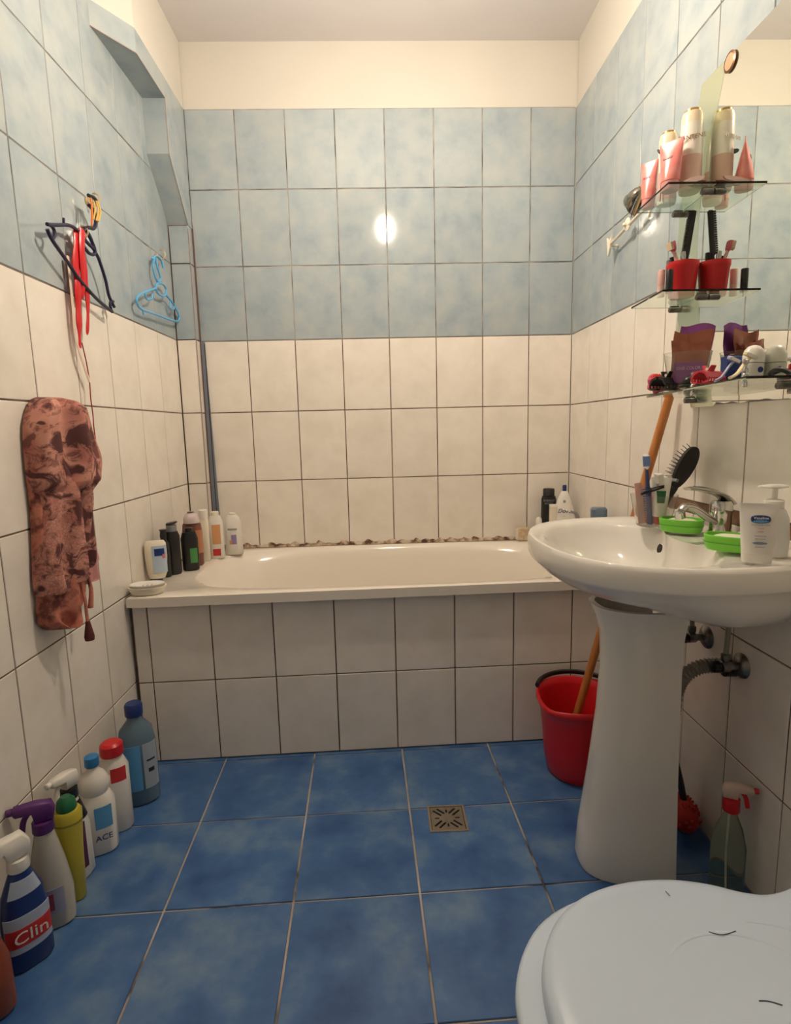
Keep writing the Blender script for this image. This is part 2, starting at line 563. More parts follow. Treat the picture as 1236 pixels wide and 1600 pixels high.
# back wall tiles
grout_bed(wb, (XL + 0.005, 0), (XR - 0.005, 0), (0, -1), 0.56, ROWS[5], GROUT)
grout_bed(wb, (XL + 0.005, 0), (XR - 0.005, 0), (0, -1), ROWS[5], ROWS[8], BGROUT)
xe = [-0.197, 0.0] + [0.2 * k for k in range(1, 7)] + [XR]
for i in range(2, 8):
    for a, b in zip(xe, xe[1:]):
        lay_tile(wb, (0, 0, 0), (1, 0, 0), (0, -1, 0), a, b, ROWS[i], ROWS[i + 1], wall_mat_row(i), 0.0040)
# left wall tiles (u runs +y)
ul = Vector((SL, 1, 0)).normalized(); nl = Vector((1, -SL, 0)).normalized()
grout_bed(wl, (yl(YN + .02), YN + .02), (XL, 0), (1, 0), 0.0, ROWS[5], GROUT)
grout_bed(wl, (yl(YN + .02), YN + .02), (XL, 0), (1, 0), ROWS[5], ROWS[8], BGROUT)
ye = [-0.0561] + [-0.0561 - 0.2 * k for k in range(1, 15)]
for i in range(0, 8):
    for a, b in zip(ye, ye[1:]):
        if i < 2 and a > -0.6: continue            # behind the tub panel
        lay_tile(wl, (XL, 0, 0), ul, nl, b, a, ROWS[i], ROWS[i + 1], wall_mat_row(i), 0.0032)
# right wall tiles (u runs -y)
ur = Vector((-SR, -1, 0)).normalized(); nr = Vector((-1, SR, 0)).normalized()
grout_bed(wr, (XR, 0), (yr(YN + .02), YN + .02), (-1, 0), 0.0, ROWS[5], GROUT)
grout_bed(wr, (XR, 0), (yr(YN + .02), YN + .02), (-1, 0), ROWS[5], ROWS[8], BGROUT)
re_ = [0.002] + [0.2101 + 0.2 * k for k in range(0, 14)]
for i in range(0, 8):
    for a, b in zip(re_, re_[1:]):
        if i < 2 and a < 0.55: continue
        top = ROWS[i + 1]
        if i == 2 and 0.8 < a < 1.65: top = 0.843    # tile edge broken away above the basin
        lay_tile(wr, (XR, 0, 0), ur, nr, a, b, ROWS[i], top, wall_mat_row(i), 0.0036)
ms = grout_bed(wr, (yr(-0.812), -0.812), (yr(-1.808), -1.808), (-1, 0), 0.843, 0.8735, MORTAR, gap=0.0008, name='bare_mortar_strip')
ms['label'] = 'bare brown mortar strip where the tiles stop above the basin'

# near wall: painted, with a doorway the photographer stands in
dn = mesh('door_1', *join(box(0.10, 0.15, YN + 0.002, YN + 0.05, 0.0, 2.08), box(0.95, 1.0, YN + 0.002, YN + 0.05, 0.0, 2.08), box(0.15, 0.95, YN + 0.002, YN + 0.05, 2.03, 2.08)), mat('door_frame_paint', (0.6, 0.55, 0.48), 0.5), None, False)
tag(dn, kind='structure')

# floor tiles
fr = 0.0243
S = 0.2974
uX = Vector((math.cos(fr), math.sin(fr), 0)); uY = Vector((-math.sin(fr), math.cos(fr), 0))
org = Vector((0.0024, -1.0107, 0))


def clip_poly(poly, f):
    out = []
    for i in range(len(poly)):
        a, b = poly[i], poly[(i + 1) % len(poly)]
        fa, fb = f(a), f(b)
        if fa >= 0: out.append(a)
        if (fa >= 0) != (fb >= 0):
            t = fa / (fa - fb)
            out.append(a + (b - a) * t)
    return out


for r in range(-3, 8):
    for c in range(-2, 6):
        g = 0.0026
        q = [org + uX * (c * S + g) - uY * (r * S + g), org + uX * ((c + 1) * S - g) - uY * (r * S + g),
             org + uX * ((c + 1) * S - g) - uY * ((r + 1) * S - g), org + uX * (c * S + g) - uY * ((r + 1) * S - g)]
        q = q[::-1]
        for f in (lambda p: p.x - (XL + SL * p.y) - 0.001, lambda p: (XR + SR * p.y) - p.x - 0.001, lambda p: -0.664 - p.y + 0.025 * (p.x + .2) - .03, lambda p: p.y - YN - 0.003):
            q = clip_poly(q, f) if q else q
        if len(q) < 3: continue
        ctr = sum(q, Vector()) / len(q)
        if (q[0] - ctr).length < 0.02: continue
        n = len(q); V = []
        dz = random.uniform(-0.0003, 0.0)
        for d, z in ((0, -0.0036), (0, -0.001 + dz), (0.0015, dz)):
            for p in q:
                v = p - ctr; L = max(v.length, 1e-6)
                V.append(v * ((L - d) / L) + Vector((0, 0, z)))
        F = []
        for k in (0, n):
            for i in range(n):
                F.append([k + i, k + (i + 1) % n, k + n + (i + 1) % n, k + n + i])
        F.append(list(range(2 * n, 3 * n)))
        if Vector((0, 0, 1)).dot((V[2 * n + 1] - V[2 * n]).cross(V[2 * n + 2] - V[2 * n + 1])) < 0:
            F = [f_[::-1] for f_ in F]
        o = mesh('tile', V, F, FLOOR_TILE, fl, False, loc=ctr)

# pipe chase / boxing on the left ------------------------------------------------
CX = -0.197         # side face of the boxing
ch = mesh('trim_1', *box(XL - 0.003, CX - TT, -0.0561 + TT, -0.002, 0.585, 1.915), GROUT, None, False)
tag(ch, 'narrow tiled pipe boxing in the left back corner', kind='structure')
for i in range(2, 6):
    z1 = min(ROWS[i + 1], 1.912)
    lay_tile(ch, (0, -0.0561, 0), (1, 0, 0), (0, -1, 0), XL + 0.001, CX, ROWS[i] + (0.01 if i == 2 else 0), z1, wall_mat_row(i), 0.004)
lay_tile(ch, (0, -0.0561, 0), (1, 0, 0), (0, -1, 0), XL + 0.001, CX, ROWS[6], 1.912, BLUE_TILE, 0.004)
# side faces as a long strip of tiles
us = Vector((0, 1, 0)); ns = Vector((1, 0, 0))
for i in range(2, 7):
    z1 = min(ROWS[i + 1], 1.915)
    if z1 - ROWS[i] > 0.01:
        lay_tile(ch, (CX, 0, 0), us, ns, -0.0561, -0.006, ROWS[i] + (0.01 if i == 2 else 0), z1, wall_mat_row(i), 0.004)
# the stepped upper boxing: side face polygon (y,z), extruded from the wall
def slab(name, poly, x0, x1, m, parent=None):
    r0 = [(x0, y, z) for y, z in poly]; r1 = [(x1, y, z) for y, z in poly]
    V, F = rings_mesh([r0, r1])
    return mesh(name, V, F, m, parent, False)


BOXT = noisy('blue_boxing_tile', [(0.25, (0.28, 0.35, 0.40)), (0.5, (0.36, 0.42, 0.45)), (0.75, (0.43, 0.465, 0.46))], scale=11, detail=5, rough=0.12, rnd=False)
up1 = slab('trim_2', [(-0.002, 1.915), (-0.05, 1.915), (-0.216, 2.105), (-0.216, 2.296), (-0.216, 2.365), (-0.002, 2.365)], XL - 0.003, CX, BOXT)
tag(up1, 'blue tiled stepped boxing running down from the ceiling into the corner', kind='structure')
# front part: full depth until y=-.46, then running out into the wall at y=-.77
def wedge(z0, z1, m, name, parent, grow=0.0):
    pl = [(XL - 0.003, -0.217), (CX + grow, -0.217), (CX + grow, -0.46), (XL - 0.004 + grow, -0.585), (XL - 0.009, -0.588)]
    r0 = [(x, y, z0) for x, y in pl]; r1 = [(x, y, z1) for x, y in pl]
    V, F = rings_mesh([r0, r1])
    return mesh(name, V, [f[::-1] for f in F], m, parent, False)


up2 = wedge(2.292, 2.365, BOXT, 'tile', up1)
pb = slab('trim_3', [(-0.002, 2.3655), (-0.217, 2.3655), (-0.217, HC - 0.0005), (-0.002, HC - 0.0005)], XL - 0.003, CX - 0.0015, PAINT)
tag(pb, 'cream painted boxing above the blue tiles on the left', kind='structure')
wedge(2.3655, HC - 0.0005, PAINT, 'plaster', pb, -0.0015)
# joints and metal edges of the boxing
edge = join(tube([(CX, -0.0555, 0.587), (CX, -0.0555, 1.9)], 0.0022, smooth=False, n=6), tube([(CX, -0.05, 1.915), (CX, -0.216, 2.105), (CX, -0.216, 2.292), (CX, -0.46, 2.292), (XL - .004, -0.585, 2.292)], 0.0016, smooth=False, n=6))
eo = mesh('edge_strip', *edge, mat('rusty_edge', (0.35, 0.26, 0.22), 0.6), up1)
tr = mesh('trim_4', *rings_mesh([[(-0.1925, -0.011, 0.580), (-0.164, -0.011, 0.580), (-0.164, -0.001, 0.580), (-0.1925, -0.001, 0.580)], [(-0.1925, -0.009, 1.4699), (-0.179, -0.009, 1.4699), (-0.179, -0.001, 1.4699), (-0.1925, -0.001, 1.4699)]]), TRIMM, None, False)
tag(tr, 'blue grey vertical corner strip beside the pipe boxing', kind='structure')
mesh('groove', *box(-0.178, -0.1755, -0.0118, -0.0095, 0.60, 1.46), mat('dark_groove', (0.03, 0.02, 0.02), 0.8), tr, False)
tr2 = mesh('trim_5', *box(-0.1968, -0.1927, -0.0125, -0.001, 0.580, 1.914), mat('brown_sealant', (0.13, 0.07, 0.055), 0.7), None, False)
tag(tr2, 'brown sealant joint beside the pipe boxing', kind='structure')

# mouldy joint behind the tub
V, F = [], []
nseg = 150
for i in range(nseg + 1):
    x = -0.185 + (1.37 + 0.185) * i / nseg
    hgt = 0.006 + 0.012 * max(0, math.sin(i * 0.9) * math.sin(i * 0.31 + 1)) + random.uniform(0, 0.006)
    V += [(x, -0.001, 0.5795), (x, -0.001, 0.582 + hgt), (x, -0.0035, 0.582 + hgt * 0.9), (x, -0.006 - random.uniform(0, .003), 0.5795)]
for i in range(nseg):
    a = 4 * i
    F += [[a, a + 1, a + 5, a + 4], [a + 1, a + 2, a + 6, a + 5], [a + 2, a + 3, a + 7, a + 6]]
mo = mesh('trim_6', V, F, MOULD, None, True)
tag(mo, 'brown mouldy sealant joint along the back of the bathtub', kind='structure')

# ---------------------------------------------------------------- hanging bulb (just above the frame)
def ceiling_bulb():
    t = thing('hanging_bulb', 'bare light bulb hanging on a cord from the ceiling', 'lamp', (0.62, -1.0, HC))
    P('cord', tube([(0, 0, -0.001), (0.002, 0, -0.15), (0, 0, -0.27)], 0.003), WHITE, t)
    P('socket', lathe([(0.008, -0.27), (0.018, -0.275), (0.02, -0.32), (0.015, -0.325)], 20), WHITE, t)
    gl = mat('glowing_bulb', (1, 1, 1), 0.3, emit=LAMP_COLOR, estr=LAMP_POWER)
    P('bulb', lathe([(0.006, -0.42), (0.02, -0.412), (0.03, -0.39), (0.031, -0.37), (0.024, -0.345), (0.014, -0.326)], 20), gl, t)
    return t


ceiling_bulb()


# ---------------------------------------------------------------- bathtub
def bathtub():
    t = thing('bathtub', 'cream enamel bathtub built in behind a tiled front panel', 'bathtub', (0, 0, 0))
    n = 96
    x0, x1 = XL + 0.003, XR - 0.008
    cx, cy = 0.545, -0.355

    def outer(th):
        # ray to rectangle with slightly skewed front edge
        dx, dy = math.cos(th), math.sin(th)
        best = 9
        for (px, py, nx, ny) in ((x1, 0, 1, 0), (x0, 0, -1, 0), (0, -0.003, 0, 1), (0, -0.727, 0.025, -1)):
            den = dx * nx + dy * ny
            if den > 1e-6:
                s = ((px - cx) * nx + (py - cy) * ny) / den
                best = min(best, s)
        return (cx + dx * best, cy + dy * best)

    def inner(th, ax, ay, e, ox=0, oy=0):
        x, y = se(th, ax, ay, e)
        return (cx + ox + x, cy + oy + y)
    # angles: denser at the corners of the rectangle
    A = []
    for i in range(n): A.append(2 * PI * i / n)
    for px, py in ((x1, -0.003), (x0, -0.003), (x0, -0.73), (x1, -0.69)):
        A.append(math.atan2(py - cy, px - cx) % (2 * PI))
    A = sorted(set(A))
    def ang(th):   # superellipse sampled along the same ray direction
        return th
    def ray_se(th, ax, ay, e, ox=0.0, oy=0.0):
        c, s = math.cos(th), math.sin(th)
        r = (abs(c / ax) ** e + abs(s / ay) ** e) ** (-1 / e)
        return (cx + ox + r * c, cy + oy + r * s)
    rings = []
    O = [outer(a) for a in A]
    def shrink(p, d):
        return (min(max(p[0], x0 + d), x1 - d), min(max(p[1], -0.73 + 0.025 * p[0] + d), -0.003 - d))
    rings.append([(*p, 0.546) for p in O])
    rings.append([(*p, 0.572) for p in O])
    rings.append([(*shrink(p, 0.003), 0.577) for p in O])
    rings.append([(*shrink(p, 0.008), 0.579) for p in O])
    I = [(0.705, 0.325, 4.0, 0.579, 0.02, 0.0), (0.697, 0.319, 4.0, 0.576, 0.02, 0), (0.686, 0.310, 3.8, 0.565, 0.02, 0), (0.67, 0.293, 3.4, 0.53, 0.025, 0), (0.63, 0.27, 3.0, 0.38, 0.04, 0), (0.57, 0.24, 3.0, 0.24, 0.06, 0), (0.48, 0.18, 3.0, 0.20, 0.07, 0), (0.2, 0.08, 2.0, 0.19, 0.1, 0)]
    for ax, ay, e, z, ox, oy in I:
        rings.append([(*ray_se(a, ax, ay, e, ox, oy), z) for a in A])
    V, F = rings_mesh(rings, False, True)
    m = len(A)
    F = F
    o = mesh('tub', V, F, ENAMEL, t, True, flat_angle=60)
    # front panel with tiles, slightly out of square
    th = math.atan(0.025)
    pn = mesh('front_panel', *join(([(x0, -0.694 + 0.025 * x0, 0), (x1, -0.694 + 0.025 * x1, 0), (x1, -0.655, 0), (x0, -0.665, 0), (x0, -0.694 + 0.025 * x0, 0.543), (x1, -0.694 + 0.025 * x1, 0.543), (x1, -0.655, 0.543), (x0, -0.665, 0.543)], [[0, 3, 2, 1], [4, 5, 6, 7], [0, 1, 5, 4], [1, 2, 6, 5], [2, 3, 7, 6], [3, 0, 4, 7]])), GROUT, t, False)
    uu = Vector((math.cos(th), math.sin(th), 0)); nn = Vector((math.sin(th), -math.cos(th), 0))
    e = [XL + 0.006] + [-0.2234 + 0.2 * k for k in range(0, 8)] + [XR - 0.014]
    for z0, z1 in ((0.002, 0.2807), (0.2807, 0.542)):
        for a, b in zip(e, e[1:]):
            lay_tile(pn, (0, -0.698, 0), uu, nn, a, b, z0, z1, WHITE_TILE, 0.004)
    return t


bathtub()


# ---------------------------------------------------------------- wash basin
BZ = 0.825


def washbasin():
    t = thing('pedestal_washbasin', 'white ceramic washbasin on a full pedestal at the right wall', 'washbasin', (1.10, -1.22, 0))
    # outline relative to (1.10,-1.22)
    half = [(0.272, 0.0), (0.272, 0.262), (0.262, 0.278), (0.20, 0.292), (0.12, 0.303), (0.04, 0.303), (-0.03, 0.292), (-0.085, 0.270), (-0.135, 0.234), (-0.175, 0.180), (-0.197, 0.115), (-0.206, 0.05), (-0.208, 0.0)]
    poly = half + [(x, -y) for x, y in half[-2:0:-1]]
    n = 96

    def r_out(th):
        d = Vector((math.cos(th), math.sin(th)))
        best = 9
        for i in range(len(poly)):
            a, b = Vector(poly[i]), Vector(poly[(i + 1) % len(poly)])
            e = b - a
            den = d.x * e.y - d.y * e.x
            if abs(den) < 1e-9: continue
            s = (a.x * e.y - a.y * e.x) / den
            u = (a.x * d.y - a.y * d.x) / den
            if s > 0 and -1e-6 <= u <= 1 + 1e-6: best = min(best, s)
        return best
    A = [2 * PI * i / n for i in range(n)]
    # smooth the sampled outline a little except at the wall
    R = [r_out(a) for a in A]
    for _ in range(2):
        R = [R[i] if abs(math.cos(A[i])) > 0.6 and math.cos(A[i]) > 0 else (R[i - 1] + 2 * R[i] + R[(i + 1) % n]) / 4 for i in range(n)]

    def ring(s, z, cx=0.0, zf=None, smax=None):
        out = []
        for a, r in zip(A, R):
            x, y = math.cos(a) * r * s + cx, math.sin(a) * r * s
            x = min(x, 0.272)
            out.append((x, y, z))
        return out

    def und(s, z, cx=0.0):
        return [(x, y, z - 0.040 * min(1, max(0, (x + 0.04) / 0.16)) * min(1, (1 - s) * 4)) for x, y, z in ring(s, z, cx)]

    def iring(ax, ay, e, z, ox=0.0):
        out = []
        for a in A:
            c, s = math.cos(a), math.sin(a)
            r = (abs(c / ax) ** e + abs(s / ay) ** e) ** (-1 / e)
            # tap ledge pushes into the wall side of the bowl
            if c > 0:
                r = min(r, (0.125 + 0.06 * min(1, (abs(s) / 0.75) ** 3)) / max(c, 1e-3)) if ay > 0.1 else r
            out.append((r * c + ox, r * s, z))
        return out
    rings = [und(0.30, 0.702, 0.07), und(0.48, 0.707, 0.06), und(0.64, 0.715, 0.045), und(0.78, 0.727, 0.03), und(0.87, 0.742, 0.015), und(0.925, 0.757, 0.006), ring(0.958, 0.771, 0.0), ring(0.985, 0.7755, 0.0), ring(0.997, 0.781, 0.0), ring(1.005, 0.80, 0), ring(1.0, 0.816, 0), ring(0.985, 0.8245, 0), ring(0.965, 0.826, 0), ring(0.93, 0.822, 0)]
    rings += [iring(0.166, 0.258, 2.3, 0.819, -0.008), iring(0.160, 0.250, 2.3, 0.812, -0.007), iring(0.152, 0.240, 2.3, 0.795, -0.007), iring(0.145, 0.215, 2.2, 0.755, -0.008), iring(0.11, 0.16, 2.1, 0.715, 0), iring(0.06, 0.085, 2.0, 0.695, 0.0), iring(0.025, 0.025, 2.0, 0.690, 0.0)]
    V, F = rings_mesh(rings)
    P('basin', (V, F), CERAMIC, t, flat_angle=50)
    P('drain_ring', xf(lathe([(0.022, 0.0), (0.024, 0.003), (0.012, 0.002)], 20), (0, 0, 0.691)), CHROME, t)
    # overflow hole on the wall side of the bowl
    P('overflow_hole', xf(loft([(0, 0.008, 0.008, 2, 0, 0), (0.004, 0.009, 0.009, 2, 0, 0)], 16), (0.112, 0.055, 0.785), (0, -PI / 2 + 0.25, 0), (1.25, 1, 1)), mat('dark_hole', (0.03, 0.02, 0.015), 0.9), t)
    # pedestal: U section open to the wall
    secs = [(0.0, -0.090, 0.090), (0.02, -0.095, 0.095), (0.10, -0.088, 0.090), (0.25, -0.068, 0.082), (0.40, -0.052, 0.076), (0.52, -0.045, 0.074), (0.60, -0.048, 0.077), (0.640, -0.060, 0.086), (0.672, -0.074, 0.097)]
    outer, inner = [], []
    k = 24
    for z, xf_, hw in secs:
        o_, i_ = [], []
        xb = 0.108
        for j in range(k + 1):
            a = PI / 2 + PI * j / k
            c, s = math.cos(a), math.sin(a)
            e = 2.6
            X = (xb + (xb - xf_) * math.copysign(abs(c) ** (2 / e), c)); Y = hw * math.copysign(abs(s) ** (2 / e), s)
            o_.append((X, Y, z))
            i_.append((xb + (X - xb) * 0.93, Y * 0.88, z))
        ring_ = o_ + i_[::-1]
        outer.append(ring_)
    V, F = rings_mesh(outer)
    F = F[:-2]
    m = len(outer[0])
    for base, rev in ((0, True), ((len(outer) - 1) * m, False)):
        for j in range(k):
            q = [base + j, base + j + 1, base + m - 2 - j, base + m - 1 - j]
            F.append(q[::-1] if rev else q)
    P('pedestal', (V, [f[::-1] for f in F]), CERAMIC, t, flat_angle=50)
    return t


washbasin()


def faucet():
    t = thing('basin_mixer_tap', 'chrome single lever mixer tap on the washbasin deck', 'tap', (1.326, -1.212, BZ + 0.001), (0, 0, PI + 0.38))
    # local +x points over the bowl (towards the room and the back wall)
    P('body', lathe([(0.026, 0.0), (0.026, 0.006), (0.0235, 0.010), (0.023, 0.045), (0.0245, 0.050), (0.0245, 0.072), (0.020, 0.079), (0.008, 0.081)], 28), CHROME, t)
    P('spout', tube([(0.005, 0, 0.024), (0.05, 0, 0.046), (0.09, 0, 0.068), (0.118, 0, 0.074), (0.13, 0, 0.066)], 0.0105, n=12, flat=0.8), CHROME, t)
    P('aerator', xf(lathe([(0.011, 0), (0.011, 0.014), (0.009, 0.016)], 16), (0.131, 0, 0.05), (0, 0.3, 0)), CHROME, t)
    lv = tube([(-0.024, 0, 0.072), (0.0, 0, 0.090), (0.04, 0, 0.103), (0.085, 0, 0.112), (0.115, 0, 0.114)], 0.016, n=12, flat=0.35, rr=lambda s: 0.021 - 0.010 * s)
    P('lever', lv, CHROME, t)
    P('lever_inlay', tube([(0.02, 0, 0.1035), (0.06, 0, 0.1135), (0.09, 0, 0.1175)], 0.006, n=8, flat=0.3), GREYP, t)
    return t


faucet()


def soap_dish(loc, rz, label, soap=True, lblsoap=''):
    t = thing('soap_dish', label, 'soap dish', loc, rz, 'lime green soap dishes by the tap')
    t.scale = (0.88, 0.9, 1.05)
    out = [(0.0, 0.049, 0.032, 2.4), (0.006, 0.053, 0.035, 2.4), (0.028, 0.056, 0.038, 2.4), (0.0295, 0.055, 0.037, 2.4)]
    inn = [(0.0295, 0.0505, 0.0325, 2.4), (0.016, 0.049, 0.031, 2.4), (0.014, 0.03, 0.02, 2.4)]
    P('tray', cup_shell(out, inn, 40), GREEN, t)
    P('rim_line', tube([(*se(2 * PI * i / 24, 0.0555, 0.0375, 2.4), 0.0155) for i in range(24)], 0.0008, n=6, k=2, closed=True), mat('dark_green_line', (0.10, 0.38, 0.03), 0.5), t)
    if soap:
        s = P('soap_bar', xf(loft([(0, 0.03, 0.018, 2.5, 0, 0), (0.004, 0.035, 0.022, 2.5, 0, 0), (0.011, 0.034, 0.021, 2.5, 0, 0), (0.015, 0.024, 0.014, 2.3, 0, 0), (0.016, 0.01, 0.006, 2, 0, 0)], 28), (0.0, 0, 0)), SOAP, None)
        s.location = Vector(loc) + Vector((0.004, 0.002, 0.0145)); s.rotation_euler = (0, 0, rz)
        tag(s, lblsoap, 'soap')
    return t


soap_dish((1.259, -1.166, BZ + 0.002), -0.75, 'lime green oval soap dish behind the tap spout, nearer the back wall', True, 'cream soap bar in the green dish behind the tap spout')
soap_dish((1.248, -1.374, BZ + 0.002), -0.75, 'lime green oval soap dish in front of the tap, beside the white lotion tube', True, 'pale soap bar in the green dish beside the lotion tube')


def toothbrush(p0, p1, m1, m2, label, name='toothbrush', group=None, bristle=WHITE, face=(0, -1, 0)):
    a, b = Vector(p0), Vector(p1)
    d = (b - a); L = d.length; d.normalize()
    t = thing(name, label, 'toothbrush', a, (0, 0, 0), group)
    f = Vector(face); f = (f - d * f.dot(d)).normalized()
    s = d.cross(f)
    P('handle', tube([(0, 0, 0), d * L * 0.4, d * L * 0.62 + f * -0.003, d * L * 0.82], 0.005, n=8, rr=lambda q: 0.0075 - 0.0035 * q), m1, t)
    P('head', tube([d * L * 0.80, d * L * 0.86, d * L], 0.006, n=8, flat=0.55, rr=lambda q: 0.004 + 0.0075 * math.sin(min(1, q * 1.2) * PI * 0.6)), m2, t)
    base = d * L * 0.87 + f * 0.003
    V, F = [], []
    br = []
    for i in range(5):
        c0 = d * (L * 0.87 + L * 0.028 * i) + f * 0.003
        pts = []
        for u, v_ in ((-0.0082, -0.0022), (0.0082, -0.0022), (0.0082, 0.0022), (-0.0082, 0.0022)):
            pts.append(c0 + s * u + d * v_)
        r1 = [p + f * 0.010 for p in pts]
        br.append(rings_mesh([pts, r1]))
    P('bristles', join(*br), bristle, t, False)
    return t


def tooth_cup():
    cx, cy, z = 1.232, -1.082, BZ + 0.002
    t = thing('toothbrush_cup', 'clear plastic cup crowded with toothbrushes on the far rim of the washbasin', 'cup', (cx, cy, z))
    P('cup_wall', cup_shell([(0, 0.036, 0.036, 2), (0.003, 0.040, 0.040, 2), (0.078, 0.056, 0.056, 2), (0.080, 0.0565, 0.0565, 2)], [(0.080, 0.055, 0.055, 2), (0.004, 0.0385, 0.0385, 2)], 32), CLEAR, t)
    # contents
    toothbrush((cx - 0.012, cy - 0.010, z + 0.007), (cx - 0.042, cy - 0.034, z + 0.182), BLUEP, WHITE, 'upright white and blue toothbrush at the left of the clear cup', bristle=mat('blue_bristle', (0.16, 0.25, 0.5), 0.6), face=(-0.35, -0.9, 0))
    toothbrush((cx + 0.010, cy - 0.014, z + 0.007), (cx - 0.010, cy - 0.030, z + 0.135), mat('pale_blue_brush', (0.35, 0.5, 0.7), 0.3), WHITE, 'short pale toothbrush in the middle of the clear cup', face=(0.2, -1, 0))
    toothbrush((cx - 0.015, cy + 0.012, z + 0.007), (cx + 0.01, cy - 0.012, z + 0.128), REDINK, WHITE, 'red handled toothbrush leaning in the clear cup', face=(0.8, -1, 0))
    # toothpaste tube, cap down
    tp = thing('toothpaste_tube', 'white and blue toothpaste tube with green and red print in the clear cup', 'toothpaste', (cx + 0.004, cy - 0.020, z + 0.008), (0.06, 0.02, -0.3))
    P('body', loft([(0.02, 0.016, 0.014, 2, 0, 0), (0.05, 0.018, 0.013, 2, 0, 0), (0.10, 0.022, 0.006, 2.5, 0, 0), (0.118, 0.024, 0.0012, 3, 0, 0)], 24), WHITE, tp)
    P('cap', lathe([(0.010, 0.0), (0.012, 0.002), (0.012, 0.02)], 20), REDINK, tp)
    P('stripe', band(0.055, 0.085, 0.0152, 0.0122, -PI * 0.9, -PI * 0.1, 2.0, rz=(0.017, 0.0085)), DKGREEN, tp)
    t2 = thing('toothpaste_tube', 'dark slate blue tube filling the back of the clear cup', 'toothpaste', (cx + 0.000, cy + 0.012, z + 0.008), (0, 0.04, -0.4))
    P('cap', lathe([(0.010, 0.0), (0.012, 0.002), (0.012, 0.014)], 20), GREYP, t2)
    P('body', loft([(0.0142, 0.018, 0.012, 2, 0, 0), (0.03, 0.022, 0.012, 2, 0, 0), (0.07, 0.027, 0.006, 2.5, 0, 0), (0.088, 0.029, 0.0012, 3, 0, 0)], 24), mat('slate_tube', (0.07, 0.09, 0.17), 0.35), t2)
    # razor
    rz = thing('razor', 'dark grey razor lying across the top of the clear cup', 'razor', (cx - 0.002, cy - 0.012, z + 0.016))
    P('handle', tube([(0, 0, 0), (0.006, 0.0, 0.05), (0.022, 0.003, 0.088), (0.035, 0.005, 0.097)], 0.0045), GREYP, rz)
    P('head', xf(box(-0.004, 0.004, -0.019, 0.019, -0.004, 0.004, 0.001), (0.042, 0.006, 0.1), (0, 0.5, 0.3)), GREYP, rz)
    pk = thing('comb', 'pink comb standing against the left inside of the clear cup', 'comb', (cx - 0.028, cy - 0.008, z + 0.008), (0, -0.14, -0.2))
    P('spine', box(-0.012, 0.005, -0.002, 0.002, 0.0, 0.105, 0.001), BLUSH, pk)
    P('teeth', join(*[box(0.005, 0.012, -0.0015, 0.0015, 0.01 + i * 0.006, 0.0125 + i * 0.006) for i in range(14)]), BLUSH, pk, False)
    P2 = thing('hair_clip', 'thin black hair clip hooked over the rim of the clear cup', 'hair clip', (cx - 0.049, cy - 0.03, z + 0.084))
    P('prong', tube([(0, 0, 0), (0.03, -0.004, 0.010), (0.055, -0.006, 0.018)], 0.0022, n=6), BLACK, P2)
    P('prong', tube([(0, 0, 0.003), (0.03, -0.004, 0.016), (0.055, -0.006, 0.0215)], 0.0018, n=6), BLACK, P2)
    # paddle hair brush, handle in the cup
    hb = thing('paddle_hairbrush', 'black oval cushion hairbrush leaning out of the clear cup towards the wall', 'hairbrush', (cx + 0.012, cy + 0.016, z + 0.008), (0, 0.50, 0.02))
    P('handle', tube([(0, 0, 0), (0, 0, 0.05), (0, 0, 0.10)], 0.008, n=10, rr=lambda q: 0.0075 + 0.003 * q), BLACK, hb)
    pad = []
    for s_, r_ in ((-0.007, 0.85), (-0.004, 1.0), (0.003, 1.0), (0.007, 0.8)):
        pad.append([(s_, 0.0325 * r_ * math.cos(2 * PI * i / 28) * (1 - 0.15 * math.sin(2 * PI * i / 28) * -1), 0.155 + 0.058 * r_ * math.sin(2 * PI * i / 28)) for i in range(28)])
    P('paddle', xf(rings_mesh(pad), (0, 0, 0), (0, 0, -1.12)), mat('matt_black', (0.012, 0.012, 0.013), 0.7), hb)
    pins = []
    for iz in range(-6, 7):
        for iy in range(-3, 4):
            y, zz = iy * 0.0082, iz * 0.0082
            if (y / 0.028) ** 2 + (zz / 0.053) ** 2 < 1:
                pins.append(tube([(-0.006, y, 0.155 + zz), (-0.024, y * 1.25, 0.155 + zz * 1.18)], 0.0008, n=4, smooth=False))
    P('bristles', xf(join(*pins), (0, 0, 0), (0, 0, -1.12)), BLACK, hb, False)
    return t


tooth_cup()


